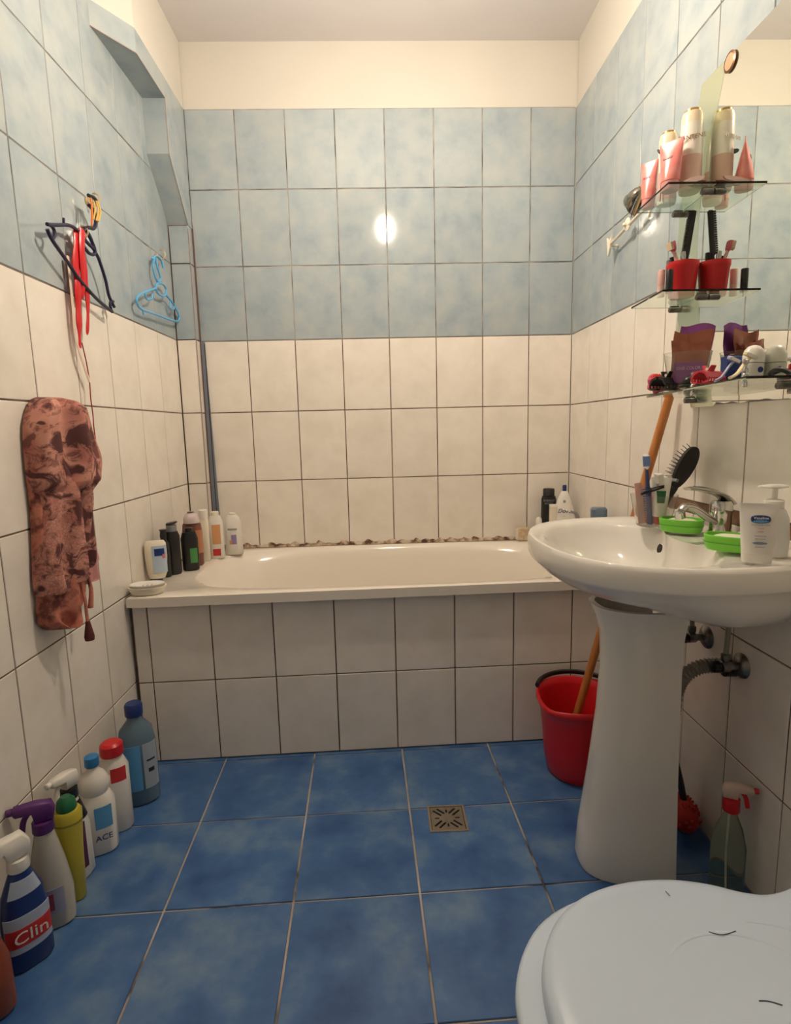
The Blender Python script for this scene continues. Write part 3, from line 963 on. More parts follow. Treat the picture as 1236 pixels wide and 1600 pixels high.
def lotion_tube():
    t = thing('lotion_tube', 'white lotion tube with a blue oval badge standing on the near edge of the washbasin', 'tube', (1.234, -1.474, BZ + 0.001), (0, 0, -0.42))
    t.scale = (0.93, 1.0, 0.86)
    P('cap', loft([(0, 0.026, 0.016, 2.6, 0, 0), (0.022, 0.0275, 0.0175, 2.6, 0, 0)], 36), WHITE, t)
    P('body', loft([(0.0222, 0.0275, 0.0175, 2.4, 0, 0), (0.04, 0.029, 0.0175, 2.2, 0, 0), (0.08, 0.0325, 0.013, 2.1, 0, 0), (0.108, 0.0345, 0.007, 2.2, 0, 0), (0.120, 0.035, 0.0016, 3, 0, 0), (0.128, 0.035, 0.0012, 3, 0, 0)], 40), WHITE, t)
    f = (PI / 2 + 0.10, 0, 0)
    P('badge', xf(loft([(0, 0.017, 0.0085, 2.8, 0, 0), (0.0008, 0.0165, 0.008, 2.8, 0, 0)], 30), (0, -0.0142, 0.096), (PI / 2 - 0.24, 0, 0)), BLUEP, t)
    P('badge_wave', xf(loft([(0, 0.013, 0.003, 2, 0, 0), (0.0008, 0.0125, 0.0027, 2, 0, 0)], 24), (0, -0.0161, 0.0915), (PI / 2 - 0.24, 0, 0)), mat('badge_light_blue', (0.10, 0.30, 0.60), 0.4), t)
    text('Vaseline', 0.0078, WHITE, t, (0, -0.0158, 0.0985), (PI / 2 - 0.24, 0, 0))
    for i, (s_, zz, m_) in enumerate(((0.0042, 0.084, GREYINK), (0.0038, 0.077, REDINK), (0.0038, 0.070, REDINK))):
        text(['INTENSIVE CARE', 'cocoa', 'radiant'][i], s_, m_, t, (0, -0.0176 + (0.077 - zz) * -0.06, zz), (PI / 2 - 0.15, 0, 0))
    for zz, wd in ((0.060, 0.010), (0.054, 0.009), (0.036, 0.008)):
        P('printed_line', box(-wd, wd, -0.0192, -0.0182, zz, zz + 0.001), GREYINK, t, False)
    P('printed_wave', xf(loft([(0, 0.013, 0.003, 2, 0, 0), (0.0008, 0.0125, 0.0027, 2, 0, 0)], 24), (0, -0.0182, 0.045), (PI / 2, 0, 0)), mat('steel_ink', (0.22, 0.27, 0.38), 0.5), t)


lotion_tube()


def pump_bottle():
    t = thing('pump_bottle', 'translucent white pump soap bottle between the lotion tube and the wall', 'pump bottle', (1.292, -1.430, BZ + 0.001), (0, 0, -0.3))
    t.scale = (1.05, 1.05, 0.87)
    P('body', loft([(0, 0.024, 0.019, 2.6, 0, 0), (0.004, 0.0265, 0.0215, 2.6, 0, 0), (0.04, 0.0275, 0.022, 2.5, 0, 0), (0.085, 0.025, 0.0205, 2.4, 0, 0), (0.104, 0.0195, 0.017, 2.2, 0, 0), (0.109, 0.013, 0.013, 2, 0, 0)], 36), PUMPB, t)
    P('collar', lathe([(0.0165, 0.1092), (0.0165, 0.124), (0.0145, 0.126), (0.006, 0.128)], 28), WHITE, t)
    P('stem', lathe([(0.0048, 0.1282), (0.0048, 0.152)], 14), WHITE, t)
    P('pump_head', xf(loft([(0, 0.010, 0.007, 2, 0, 0), (0.003, 0.026, 0.009, 2.2, -0.003, 0), (0.006, 0.024, 0.008, 2.2, -0.003, 0), (0.009, 0.012, 0.005, 2, 0, 0)], 28), (0, 0, 0.151)), WHITE, t)
    b = thing('basin_plug', 'small white rounded plug on the deck beside the tap', 'plug', (1.345, -1.262, BZ + 0.001))
    P('dome', lathe([(0.011, 0), (0.012, 0.003), (0.011, 0.010), (0.006, 0.014)], 20), WHITE, b)


pump_bottle()


# ---------------------------------------------------------------- mirror and shelves on the right wall
MXT = XR + SR * -1.2 - 0.0008      # tile face
MXM = MXT - 0.005                   # mirror front


def wall_mirror():
    t = thing('wall_mirror', 'large curved wall mirror with a greenish edge band above the washbasin', 'mirror', (MXT, -1.24, 1.5))
    left = [(-0.959, 1.918), (-0.941, 1.85), (-0.906, 1.75), (-0.884, 1.655), (-0.877, 1.53), (-0.890, 1.41), (-0.925, 1.27), (-0.985, 1.124)]
    L = [(y + 1.24, z - 1.5) for y, z in left]
    L = [(p.x, p.y) for p in smooth_path([Vector((a, b, 0)) for a, b in L], 4)]
    In = [(a - 0.100, b) for a, b in L]
    Rr = [(-a, b) for a, b in L]
    In2 = [(-a, b) for a, b in In]
    # wavy chipped bottom edge
    nb = 30
    bot = []
    for i in range(1, nb):
        f = i / nb
        bot.append((In[-1][0] + (In2[-1][0] - In[-1][0]) * f, In[-1][1] + 0.0035 * math.sin(f * 23) * math.sin(f * 11 + 1) + random.uniform(-0.0012, 0.0012) + 0.006))
    center = In + bot + In2[::-1]
    def plate(pts, x0, x1):
        return rings_mesh([[(x0, a, b) for a, b in pts], [(x1, a, b) for a, b in pts]])
    P('mirror_glass', plate(center, -0.0012, -0.005), MIRROR, t, False)
    P('frosted_band', plate(L + In[::-1], -0.0012, -0.0052), FROST, t, False)
    P('frosted_band', plate(Rr + In2[::-1], -0.0012, -0.0052), FROST, t, False)
    P('backing', plate([(a * 0.99, b * 0.99) for a, b in L + Rr[::-1]], -0.0002, -0.0011), GREYP, t, False)
    c = thing('mirror_rosette', 'small round brass screw cap near the top left corner of the mirror', 'screw cap', (MXM - 0.0008, -1.077, 1.901), (0, -PI / 2, 0))
    P('rim', lathe([(0.021, 0), (0.022, 0.003), (0.018, 0.005), (0.017, 0.003)], 28), mat('dark_brass', (0.22, 0.12, 0.07), 0.35, metal=0.6), c)
    P('disc', lathe([(0.0168, 0.001), (0.0168, 0.0042), (0.012, 0.005)], 28), mat('pale_brass', (0.60, 0.38, 0.24), 0.4, metal=0.4), c)


wall_mirror()


def clip(parent, y, z, s=1.0):
    P('shelf_clip', join(xf(lathe([(0.007, 0), (0.0075, 0.003), (0.0075, 0.026), (0.006, 0.028)], 18), (-0.0005, 0, -0.0105), (0, -PI / 2, 0)), box(-0.026, -0.003, -0.004, 0.004, -0.004, -0.0005)), DULL, parent, loc=(0, y, z))


def glass_shelf(y0, y1, z0, z1, depth, label, clips, rails=()):
    """y0 far end, y1 near end (world); height z0 at far end, z1 at near end"""
    t = thing('glass_shelf', label, 'shelf', (MXM - 0.001, 0, 0), 0, 'glass shelves over the mirror')
    th = 0.005
    pts = [(-0.0, y0, z0), (-depth, y0, z0), (-depth, y1, z1), (-0.0, y1, z1)]
    r0 = [(x, y, z - th) for x, y, z in pts]
    V, F = rings_mesh([r0, pts])
    P('glass_plate', (V, F), GLASS, t, False)
    sl = (z1 - z0) / (y1 - y0)
    for y in clips:
        clip(t, y, z0 + sl * (y - y0) - th)
    for y in rails:
        z = z0 + sl * (y - y0)
        P('rail_post', xf(lathe([(0.0045, -0.020), (0.005, -0.018), (0.005, -0.010), (0.0035, -0.008), (0.0035, -0.0055)], 16), (-depth + 0.008, y, z)), CHROME, t)
        P('rail_post', xf(lathe([(0.0065, 0.0002), (0.0065, 0.004), (0.004, 0.007), (0.006, 0.011), (0.006, 0.015), (0.0035, 0.018), (0.0035, 0.024), (0.006, 0.028), (0.006, 0.032), (0.002, 0.035)], 18), (-depth + 0.008, y, z)), CHROME, t)
    return t


SX = MXM - 0.001
glass_shelf(-0.885, -1.052, 1.650, 1.656, 0.120, 'topmost small glass shelf on the mirror, holding bottles and pink tubes', (-0.90, -1.035))
glass_shelf(-0.880, -1.052, 1.404, 1.410, 0.122, 'middle small glass shelf on the mirror, holding the red pot', (-0.905, -1.035))
glass_shelf(-0.985, -1.388, 1.157, 1.172, 0.120, 'long glass shelf at the bottom of the mirror, with chrome posts and hair clips', (-1.005, -1.346), (-1.19, -1.372))


def z3(y): return 1.157 + (1.172 - 1.157) * (y + 0.985) / (-1.388 + 0.985) + 0.0006


# shelf 1 --------------------------------------------------
def shampoo(loc, r, h, label, cap, lettering=None):
    t = thing('hair_product_bottle', label, 'bottle', loc, 0)
    P('body', lathe([(r * 0.92, 0), (r, 0.004), (r, h * 0.80), (r * 0.98, h * 0.815)], 36), mat('pearl_white', (0.80, 0.75, 0.66), 0.22), t)
    P('shoulder', lathe([(r * 0.98, h * 0.8155), (r * 0.97, h * 0.9), (r * 0.86, h * 0.955), (r * 0.72, h * 0.965)], 36), mat('cream_shoulder', (0.78, 0.66, 0.48), 0.3), t)
    P('cap', lathe([(r * 0.70, h * 0.9655), (r * 0.70, h * 0.99), (r * 0.6, h)], 32), cap, t)
    P('label_wrap', band(h * 0.05, h * 0.42, r, r, -PI * 0.98, -PI * 0.02, n=20), WRAPP if lettering else BLUSH, t)
    if lettering:
        text(lettering, 0.014, mat('gold_ink', (0.20, 0.12, 0.04), 0.4), t, (-r * 0.45, -r * 0.93, h * 0.62), (PI / 2, 0, -0.45))
    return t


shampoo((SX - 0.038, -0.995, 1.6555), 0.0255, 0.186, 'tall white hair product bottle with gold cap standing against the mirror on the top shelf', GOLD, 'PANTENE')
shampoo((SX - 0.060, -0.925, 1.6535), 0.0230, 0.172, 'shorter white bottle with gold rim at the far side of the top shelf', GOLD)


def squeeze(loc, rz, w_, h, label, tilt=(0, 0)):
    t = thing('squeeze_tube', label, 'tube', loc, (tilt[0], tilt[1], rz))
    P('cap', lathe([(w_ * 0.72, 0), (w_ * 0.76, 0.002), (w_ * 0.76, h * 0.16)], 28), mat('pale_pink_cap', (0.66, 0.28, 0.26), 0.35), t)
    P('body', loft([(h * 0.161, w_ * 0.8, w_ * 0.8, 2, 0, 0), (h * 0.3, w_ * 0.86, w_ * 0.75, 2, 0, 0), (h * 0.7, w_ * 1.0, w_ * 0.38, 2.1, 0, 0), (h * 0.93, w_ * 1.1, 0.0016, 2.6, 0, 0), (h, w_ * 1.1, 0.0012, 3, 0, 0)], 36), PINKT, t)
    P('flower_print', band(h * 0.62, h * 0.66, w_ * 0.97, w_ * 0.47, -PI * 0.68, -PI * 0.40, 2.05, rz=(w_ * 0.985, w_ * 0.43)), mat('plum_print', (0.30, 0.05, 0.07), 0.4), t)
    return t


squeeze((SX - 0.098, -0.905, 1.6525), -0.93, 0.021, 0.112, 'small pink tube standing at the far left end of the top glass shelf')
squeeze((SX - 0.092, -1.005, 1.6560), -0.93, 0.027, 0.112, 'larger pink tube standing in front of the white bottles on the top shelf')
gr = thing('sunglasses', 'dark folded glasses lying over the pink tube on the top shelf', 'glasses', (SX - 0.0965, -0.95, 1.6545))
P('lens', xf(loft([(0, 0.010, 0.007, 2, 0, 0), (0.0015, 0.010, 0.007, 2, 0, 0)], 20), (0, -0.002, 0.112), (PI / 2 - 0.4, 0, 0.6)), BLACK, gr)
P('temple', tube([(0.004, 0, 0.114), (0.02, 0, 0.122), (0.014, 0.006, 0.06), (0.012, 0.008, 0.002)], 0.0016, n=6), BLACK, gr)
nf = thing('nail_file', 'pink and white pointed nail file on the near edge of the top shelf', 'nail file', (SX - 0.055, -1.040, 1.6562), (0, 0, 0.25))
P('blade', prism([(-0.030, 0.001), (0.0, 0.001), (0.028, 0.012), (0.034, 0.019), (0.02, 0.019), (-0.008, 0.012)], 0.006, b=0.001), mat('pale_file', (0.72, 0.50, 0.46), 0.4), nf)
P('blade', xf(prism([(-0.02, 0.001), (0.008, 0.001), (0.030, 0.010), (0.036, 0.015), (0.022, 0.014)], 0.005, b=0.001), (0.012, 0.008, 0)), mat('dark_red_file', (0.20, 0.03, 0.035), 0.4), nf)
nc = thing('nail_clipper', 'dark metal nail clipper lying on the top shelf beside the nail file', 'nail clipper', (SX - 0.028, -1.025, 1.6565), (0, 0, 0.3))
P('lever', xf(box(-0.018, 0.020, -0.005, 0.005, 0.004, 0.006, 0.001), (0, 0, 0), (0, 0.04, 0)), DULL, nc)
P('jaws', box(-0.022, 0.016, -0.0055, 0.0055, 0.0, 0.0036, 0.001), DULL, nc)

# shelf 2 --------------------------------------------------
pot = thing('red_pot', 'red plastic flower pot holding combs and brushes on the middle glass shelf', 'pot', (SX - 0.040, -0.985, 1.4088))
P('pot_wall', cup_shell([(0, 0.030, 0.030, 2), (0.002, 0.031, 0.031, 2), (0.066, 0.037, 0.037, 2), (0.068, 0.0385, 0.0385, 2), (0.080, 0.0388, 0.0388, 2)], [(0.080, 0.036, 0.036, 2), (0.006, 0.029, 0.029, 2)], 36), REDM, pot)
pz = 1.4088 + 0.0065
px, py = SX - 0.040, -0.985
hc = thing('styling_comb', 'long black toothed styling comb standing highest in the red pot', 'comb', (px - 0.004, py - 0.004, pz), (0, 0.125, 0))
P('handle', tube([(0, 0, 0), (0, 0, 0.05), (0.001, 0, 0.095)], 0.005, n=8), BLACK, hc)
P('spine', xf(box(-0.008, 0.006, -0.004, 0.004, 0.09, 0.200, 0.003), (0, 0, 0)), BLACK, hc)
P('teeth', join(*[box(-0.014, -0.007, -0.003, 0.003, 0.094 + i * 0.0055, 0.0980 + i * 0.0055) for i in range(19)]), BLACK, hc, False)
toothbrush((px - 0.006, py - 0.012, pz), (px - 0.034, py - 0.008, pz + 0.122), BLUSH, mat('pink_head', (0.55, 0.10, 0.14), 0.35), 'thin pink toothbrush leaning left out of the red pot', face=(-1, -0.3, 0), bristle=mat('tan_bristle', (0.62, 0.48, 0.32), 0.6))
for i, (dx, dy, tx, hh, m_, lab) in enumerate([(-0.020, 0.004, -0.30, 0.085, GREYP, 'short dark grey mascara tube at the left of the red pot'), (-0.012, 0.012, -0.20, 0.092, BLACK, 'slim black eyeliner pen standing behind the pink toothbrush'), (0.0, -0.018, -0.06, 0.098, CHROME, 'silver capped makeup brush in the middle of the red pot'), (0.014, 0.014, 0.05, 0.100, BLACK, 'black makeup pencil beside the styling comb in the red pot')]):
    t = thing('makeup_pen', lab, 'cosmetics', (px + dx * 0.55, py + dy * 0.6, pz), (0, tx, 0))
    P('barrel', lathe([(0.004, 0), (0.0048, 0.003), (0.0048, hh * 0.8), (0.004, hh * 0.81)], 14), BLACK, t)
    P('cap', lathe([(0.0062, hh * 0.812), (0.0066, hh * 0.9), (0.0058, hh)], 14), m_, t)
for (dx, y, r, h, m1, m2, lab) in [(-0.094, -0.985, 0.0088, 0.062, BLUSH, mat('pale_rose', (0.72, 0.50, 0.44), 0.4), 'rose pink lipstick tube on the left corner of the middle shelf'), (-0.0945, -1.028, 0.0085, 0.052, BLACK, BLACK, 'black lipstick tube between the rose lipstick and the red pot')]:
    t = thing('lipstick', lab, 'lipstick', (SX + dx, y, 1.4100))
    P('base', lathe([(r, 0), (r, h * 0.38), (r * 0.95, h * 0.385)], 24), m2, t)
    P('cap', lathe([(r * 1.02, h * 0.387), (r * 1.02, h * 0.98), (r * 0.95, h)], 24), m1, t)

# shelf 3 --------------------------------------------------
cupx, cupy = SX - 0.070, -1.085
cz = z3(-1.03) + 0.0006
cu = thing('sachet_cup', 'clear plastic cup stuffed with foil sachets on the bottom glass shelf', 'cup', (cupx, cupy, z3(-1.135) + 0.0005))
P('cup_wall', cup_shell([(0, 0.038, 0.038, 2), (0.002, 0.040, 0.040, 2), (0.088, 0.053, 0.053, 2), (0.090, 0.054, 0.054, 2)], [(0.090, 0.0525, 0.0525, 2), (0.004, 0.0385, 0.0385, 2)], 36), CLEAR, cu)


def sachet(dx, dy, rz, tilt, w_, h, m1, m2, lab, letters=None, zz=0.006):
    t = thing('foil_sachet', lab, 'sachet', (cupx + dx, cupy + dy, z3(-1.135) + zz), (tilt, (h - 0.125) * 3.5 + 0.05, rz))
    n = 10
    V, F = [], []
    for j in range(n + 1):
        v_ = j / n
        for i in range(n + 1):
            u_ = i / n
            b = 0.005 * (math.sin(PI * u_) * math.sin(PI * min(1, v_ * 1.1))) ** 0.6 if 0 < u_ < 1 and v_ < 0.9 else 0.0006
            cr = 0.0035 * math.sin(9 * u_ + 5 * v_ + h * 90) * math.sin(8 * v_ + 3 * u_) * min(1, v_ * 2)
            V.append(((u_ - .5) * w_ * (1 - 0.05 * math.sin(5 * v_ + h * 50)), -b + cr, v_ * h + 0.006 * v_ * math.sin(5 * u_ + h * 70)))
    m = len(V)
    for j in range(n + 1):
        v_ = j / n
        for i in range(n + 1):
            u_ = i / n
            b = 0.005 * (math.sin(PI * u_) * math.sin(PI * min(1, v_ * 1.1))) ** 0.6 if 0 < u_ < 1 and v_ < 0.9 else 0.0006
            cr = 0.0035 * math.sin(9 * u_ + 5 * v_ + h * 90) * math.sin(8 * v_ + 3 * u_) * min(1, v_ * 2)
            V.append(((u_ - .5) * w_ * (1 - 0.05 * math.sin(5 * v_ + h * 50)), b + cr, v_ * h + 0.006 * v_ * math.sin(5 * u_ + h * 70)))
    k = n + 1
    for j in range(n):
        for i in range(n):
            a = j * k + i
            F.append([a, a + 1, a + k + 1, a + k]); F.append([m + a + 1, m + a, m + a + k, m + a + k + 1])
    for j in range(n):
        F.append([j * k, (j + 1) * k, m + (j + 1) * k, m + j * k]); F.append([(j + 1) * k + n, j * k + n, m + j * k + n, m + (j + 1) * k + n])
    for i in range(n):
        F.append([i + 1, i, m + i, m + i + 1]); a = n * k + i; F.append([a, a + 1, m + a + 1, m + a])
    P('pouch', (V, F), m1, t)
    P('printed_panel', box(-w_ * 0.42, w_ * 0.42, -0.0078, -0.0068, h * 0.12, h * 0.55, 0.0003), m2, t, False)
    if letters:
        text(letters, 0.0105, mat('pale_lilac_ink', (0.62, 0.45, 0.60), 0.4), t, (0, -0.0083, h * 0.42), (PI / 2, 0, 0), sx=0.85)
    return t


sachet(-0.010, -0.024, -0.42, -0.02, 0.074, 0.108, BRONZE, PURF, 'bronze foil sachet with purple panel at the front of the clear cup', 'ONE COLOR')
sachet(-0.004, -0.008, -0.36, -0.02, 0.082, 0.134, BRONZE, BRONZE, 'crumpled bronze foil sachet standing in the middle of the clear cup')
sachet(0.004, 0.008, -0.30, -0.02, 0.076, 0.152, PURF, BRONZE, 'tallest sachet with shiny purple top at the back of the clear cup')

deo = thing('roll_on_deodorant', 'white roll-on deodorant with domed cap against the mirror on the bottom shelf', 'deodorant', (SX - 0.0235, -1.262, z3(-1.285) + 0.0003))
P('body', loft([(0, 0.019, 0.016, 2.3, 0, 0), (0.002, 0.020, 0.017, 2.3, 0, 0), (0.038, 0.021, 0.018, 2.3, 0, 0), (0.0385, 0.019, 0.016, 2.3, 0, 0)], 32), WHITE, deo)
P('cap', loft([(0.0395, 0.0212, 0.0182, 2.2, 0, 0), (0.055, 0.0212, 0.0182, 2.2, 0, 0), (0.067, 0.018, 0.0155, 2.1, 0, 0), (0.074, 0.0115, 0.010, 2, 0, 0), (0.0765, 0.004, 0.004, 2, 0, 0)], 32), WHITE, deo)
P('badge', xf(lathe([(0.006, 0), (0.006, 0.0006)], 20), (0.004, -0.0184, 0.024), (PI / 2, 0, 0)), BLUEP, deo)
bx = thing('small_carton', 'small dark blue carton standing behind the roll-on deodorant', 'box', (SX - 0.030, -1.205, z3(-1.22) + 0.0012), (0, 0, 0.1))
P('carton', box(-0.024, 0.024, -0.011, 0.011, 0, 0.062, 0.001), BLUEP, bx, False)
P('flap', box(-0.0235, 0.0235, -0.0112, -0.0108, 0.05, 0.0615), mat('flap_blue', (0.03, 0.09, 0.35), 0.4), bx, False)


def claw(loc, rz, s, m, lab, name='claw_clip'):
    t = thing(name, lab, 'hair clip', loc, (0, 0, rz))
    for sg in (-1, 1):
        body = []
        for i in range(9):
            x = (-1 + 2 * i / 8) * 0.034 * s
            body.append([(x, sg * 0.003 * s, 0.030 * s), (x, sg * 0.014 * s, 0.026 * s), (x, sg * 0.020 * s, 0.014 * s), (x, sg * 0.017 * s, 0.012 * s), (x, sg * 0.011 * s, 0.022 * s), (x, sg * 0.002 * s, 0.026 * s)])
        P('jaw', rings_mesh(body), m, t)
        teeth = []
        for i in range(7):
            x = (-1 + 2 * i / 6) * 0.031 * s
            teeth.append(tube([(x, sg * 0.019 * s, 0.015 * s), (x, sg * 0.018 * s, 0.006 * s), (x, sg * 0.006 * s, 0.0035 * s)], 0.0022 * s, n=5, k=3))
        P('teeth', join(*teeth), m, t)
    P('spring', tube([(-0.008 * s, 0, 0.033 * s), (0.008 * s, 0, 0.033 * s)], 0.0035 * s, n=8, smooth=False), CHROME, t)
    for sg in (-1, 1):
        P('grip', xf(loft([(0, 0.012 * s, 0.003 * s, 2.4, 0, 0), (0.014 * s, 0.010 * s, 0.002 * s, 2.4, 0, 0)], 16), (0, sg * 0.004 * s, 0.029 * s), (-sg * 0.5, 0, 0)), m, t)
    return t


FX = SX - 0.104
claw((FX - 0.012, -1.085, z3(-1.115)), 0.45, 1.15, BLACK, 'black toothed claw clip beside the red hair tie on the bottom shelf')
claw((FX + 0.008, -1.222, z3(-1.26)), 0.5, 1.0, mat('coral_red_plastic', (0.60, 0.03, 0.05), 0.35), 'pinkish red claw clip next to the chrome post on the bottom shelf')
sc = thing('hair_tie', 'crumpled red and pink hair tie at the far left end of the bottom shelf', 'hair tie', (FX + 0.005, -1.012, z3(-1.05) + 0.006), (1.25, 0, 0.3))
for q, (m_, rr_) in enumerate(((mat('red_cloth', (0.60, 0.04, 0.03), 0.7), 0.016), (mat('pink_cloth', (0.66, 0.13, 0.20), 0.7), 0.019))):
    pts = []
    for i in range(28):
        a = 2 * PI * i / 28
        rq = rr_ + 0.003 * math.sin(a * 7 + q)
        pts.append((rq * math.cos(a), 0.024 + rq * math.sin(a), 0.004 * math.sin(a * 5) + (0.004 - 0.011 * q)))
    P('ruffle', tube(pts, 0.0065, n=8, k=2, closed=True), m_, sc)
bb = thing('hair_bobble', 'round black hair bobble between the two claw clips', 'hair bobble', (FX - 0.002, -1.160, z3(-1.175)))
P('ball', sphere(0.014, (0, 0, 0.0142), 18, 12), BLACK, bb)
P('elastic', tube([(0.02 * math.cos(2 * PI * i / 14), 0.012 * math.sin(2 * PI * i / 14) , 0.006) for i in range(14)], 0.0022, n=6, k=3, closed=True), BLACKR, bb)


def bundle(loc, m, lab, dirn, s=1.0):
    t = thing('disposable_razor', lab, 'razor', loc, 0)
    d = Vector(dirn)
    P('handle', tube([(0, 0, 0.004), d * 0.35 + Vector((0, 0, 0.012)), d * 0.75 + Vector((0, 0, 0.034)), d + Vector((0, 0, 0.045))], 0.0048 * s, n=8, flat=0.6), m, t)
    P('head', xf(box(-0.018 * s, 0.018 * s, -0.005, 0.005, -0.004, 0.004, 0.0015), tuple(d + Vector((0, 0, 0.049))), (0.3, 0.2, 0.5)), m, t)
    P('blade_guard', xf(box(-0.016 * s, 0.016 * s, -0.0065, -0.005, -0.003, 0.003), tuple(d + Vector((0, 0, 0.049))), (0.3, 0.2, 0.5)), WHITE, t, False)
    return t


bundle((FX - 0.004, -1.268, z3(-1.275)), LAV, 'lavender disposable razor lying over the front edge of the bottom shelf', (0.045, 0.012, 0.0))
bundle((FX - 0.004, -1.318, z3(-1.325)), CREAMP, 'cream disposable razor beside the near chrome post of the bottom shelf', (0.048, 0.012, 0.0), 1.1)
wd = thing('wooden_stick', 'flat light wooden stick lying behind the red claw clip', 'stick', (SX - 0.070, -1.222, z3(-1.24)), (0, 0, 0.6))
P('stick', box(-0.03, 0.03, -0.006, 0.006, 0.0005, 0.003, 0.0008), mat('pale_wood', (0.66, 0.46, 0.22), 0.6), wd)
bk = thing('hair_elastic', 'black hair elastic at the near end of the bottom shelf, past the deodorant', 'hair tie', (SX - 0.030, -1.355, z3(-1.375)))
P('loop', tube([(0.018 * math.cos(2 * PI * i / 12), 0.014 * math.sin(2 * PI * i / 12), 0.005 + 0.004 * (1 + math.sin(4 * PI * i / 12))) for i in range(12)], 0.0042, n=8, k=3, closed=True), BLACK, bk)

# ---------------------------------------------------------------- hook rail on the right wall
def rail():
    xw = XR + SR * -0.6 - 0.0008
    t = thing('towel_rail', 'white plastic towel rail with arrow shaped ends on the right wall', 'towel rail', (xw, 0, 0))
    P('bar', tube([(-0.030, -0.475, 1.692), (-0.030, -0.748, 1.722)], 0.0042, n=8, smooth=False, flat=1.3), IVORY, t)
    arrow = [(-0.020, 0.026), (0.0, 0.010), (0.018, 0.030), (0.012, 0.0), (0.006, -0.034), (-0.010, -0.010)]
    for y, z in ((-0.462, 1.690), (-0.752, 1.716)):
        o = P('end_bracket', xf(prism(arrow, 0.007, b=0.001), (0, 0, 0), (0, 0, PI / 2)), IVORY, t, False)
        o.location = (-0.030, y, z)
        P('stand_off', tube([(-0.001, y, z), (-0.028, y, z)], 0.005, n=8, smooth=False), IVORY, t)
    P('ornament', xf(lathe([(0.019, 0), (0.020, 0.003), (0.016, 0.006), (0.006, 0.007)], 24), (-0.028, -0.600, 1.712), (0, -PI / 2, 0)), IVORY, t)
    P('ornament_stud', sphere(0.006, (-0.040, -0.600, 1.712), 10, 7), IVORY, t)
    h = thing('heart_strainer', 'shiny silver heart shaped bath ornament hung on the right wall', 'ornament', (xw, -0.600, 1.782), (0, 0, 0))
    h.scale = (1.3, 1.15, 1.15)
    ht = []
    for i in range(36):
        a = 2 * PI * i / 36
        X = 16 * math.sin(a) ** 3; Z = 13 * math.cos(a) - 5 * math.cos(2 * a) - 2 * math.cos(3 * a) - math.cos(4 * a)
        ht.append((X / 16 * 0.040, Z / 16 * 0.036))
    rings = []
    for d, s_ in ((0.0, 0.97), (-0.005, 1.0), (-0.012, 0.93), (-0.020, 0.72), (-0.026, 0.35), (-0.028, 0.06)):
        rings.append([(-0.004 + d, a * s_, b * s_) for a, b in ht])
    P('heart', rings_mesh(rings), mat('old_silver', (0.36, 0.34, 0.28), 0.15, metal=1.0), h, flat_angle=70)
    P('rim', tube([(-0.006, a * 1.02, b * 1.02) for a, b in ht], 0.0022, n=6, k=1, closed=True), GOLD, h)
    P('wire', tube([(-0.006, 0.03, 0.036), (-0.006, 0.020, -0.03), (-0.014, 0.03, -0.045)], 0.0012, n=5), CHROME, h)
    P('wire', tube([(-0.006, -0.01, -0.030), (-0.010, 0.004, -0.05), (-0.020, 0.02, -0.055)], 0.0012, n=5), CHROME, h)


rail()

# ---------------------------------------------------------------- under the basin: valves, hose, sprayer, bucket
def angle_valve(y, z, label, pipe):
    xw = XR + SR * y - 0.0008
    t = thing('angle_valve', label, 'valve', (xw, y, z))
    P('rosette', xf(lathe([(0.030, 0), (0.029, 0.004), (0.018, 0.012), (0.011, 0.014)], 28), (0, 0, 0), (0, -PI / 2, 0)), DULL, t)
    P('body', xf(lathe([(0.009, 0.012), (0.009, 0.030), (0.013, 0.032), (0.013, 0.050), (0.010, 0.052)], 20), (0, 0, 0), (0, -PI / 2, 0)), DULL, t)
    P('handle', xf(lathe([(0.008, 0.052), (0.014, 0.056), (0.014, 0.070), (0.006, 0.073)], 8), (0, 0, 0), (0, -PI / 2, 0)), BLACK, t)
    P('outlet', lathe([(0.007, 0.012), (0.010, 0.018), (0.010, 0.030), (0.006, 0.032)], 12), DULL, t, loc=(-0.041, 0, 0))
    P('supply_pipe', tube(pipe, 0.006, n=8), HOSE, t)


angle_valve(-1.107, 0.533, 'tarnished angle valve on the wall close behind the pedestal', [(-0.041, 0, 0.032), (-0.043, -0.002, 0.07), (-0.045, -0.01, 0.118)])
angle_valve(-1.252, 0.518, 'tarnished angle valve on the wall nearer the camera, with the drain hose', [(-0.041, 0, 0.032), (-0.036, 0.004, 0.08), (-0.032, 0.012, 0.132)])


def drain_hose():
    t = thing('drain_hose', 'grey corrugated drain hose curving from the wall down behind the pedestal', 'hose', (1.345, -1.215, 0.500))
    pts = smooth_path([(0.022, -0.006, 0.0), (-0.01, 0.0, 0.004), (-0.045, 0.01, -0.004), (-0.075, 0.02, -0.030), (-0.088, 0.028, -0.07), (-0.092, 0.032, -0.13)], 14)
    m = len(pts) - 1
    P('corrugated_pipe', tube(pts, 0.015, n=14, smooth=False, rr=lambda s: 0.0165 + 0.0025 * math.sin(s * m * PI / 1.5)), HOSE, t)
    P('coupling', xf(lathe([(0.017, 0), (0.020, 0.002), (0.020, 0.030), (0.016, 0.032)], 20), (0.034, -0.008, -0.001), (0, -PI / 2 + 0.05, 0)), BLACK, t)


drain_hose()


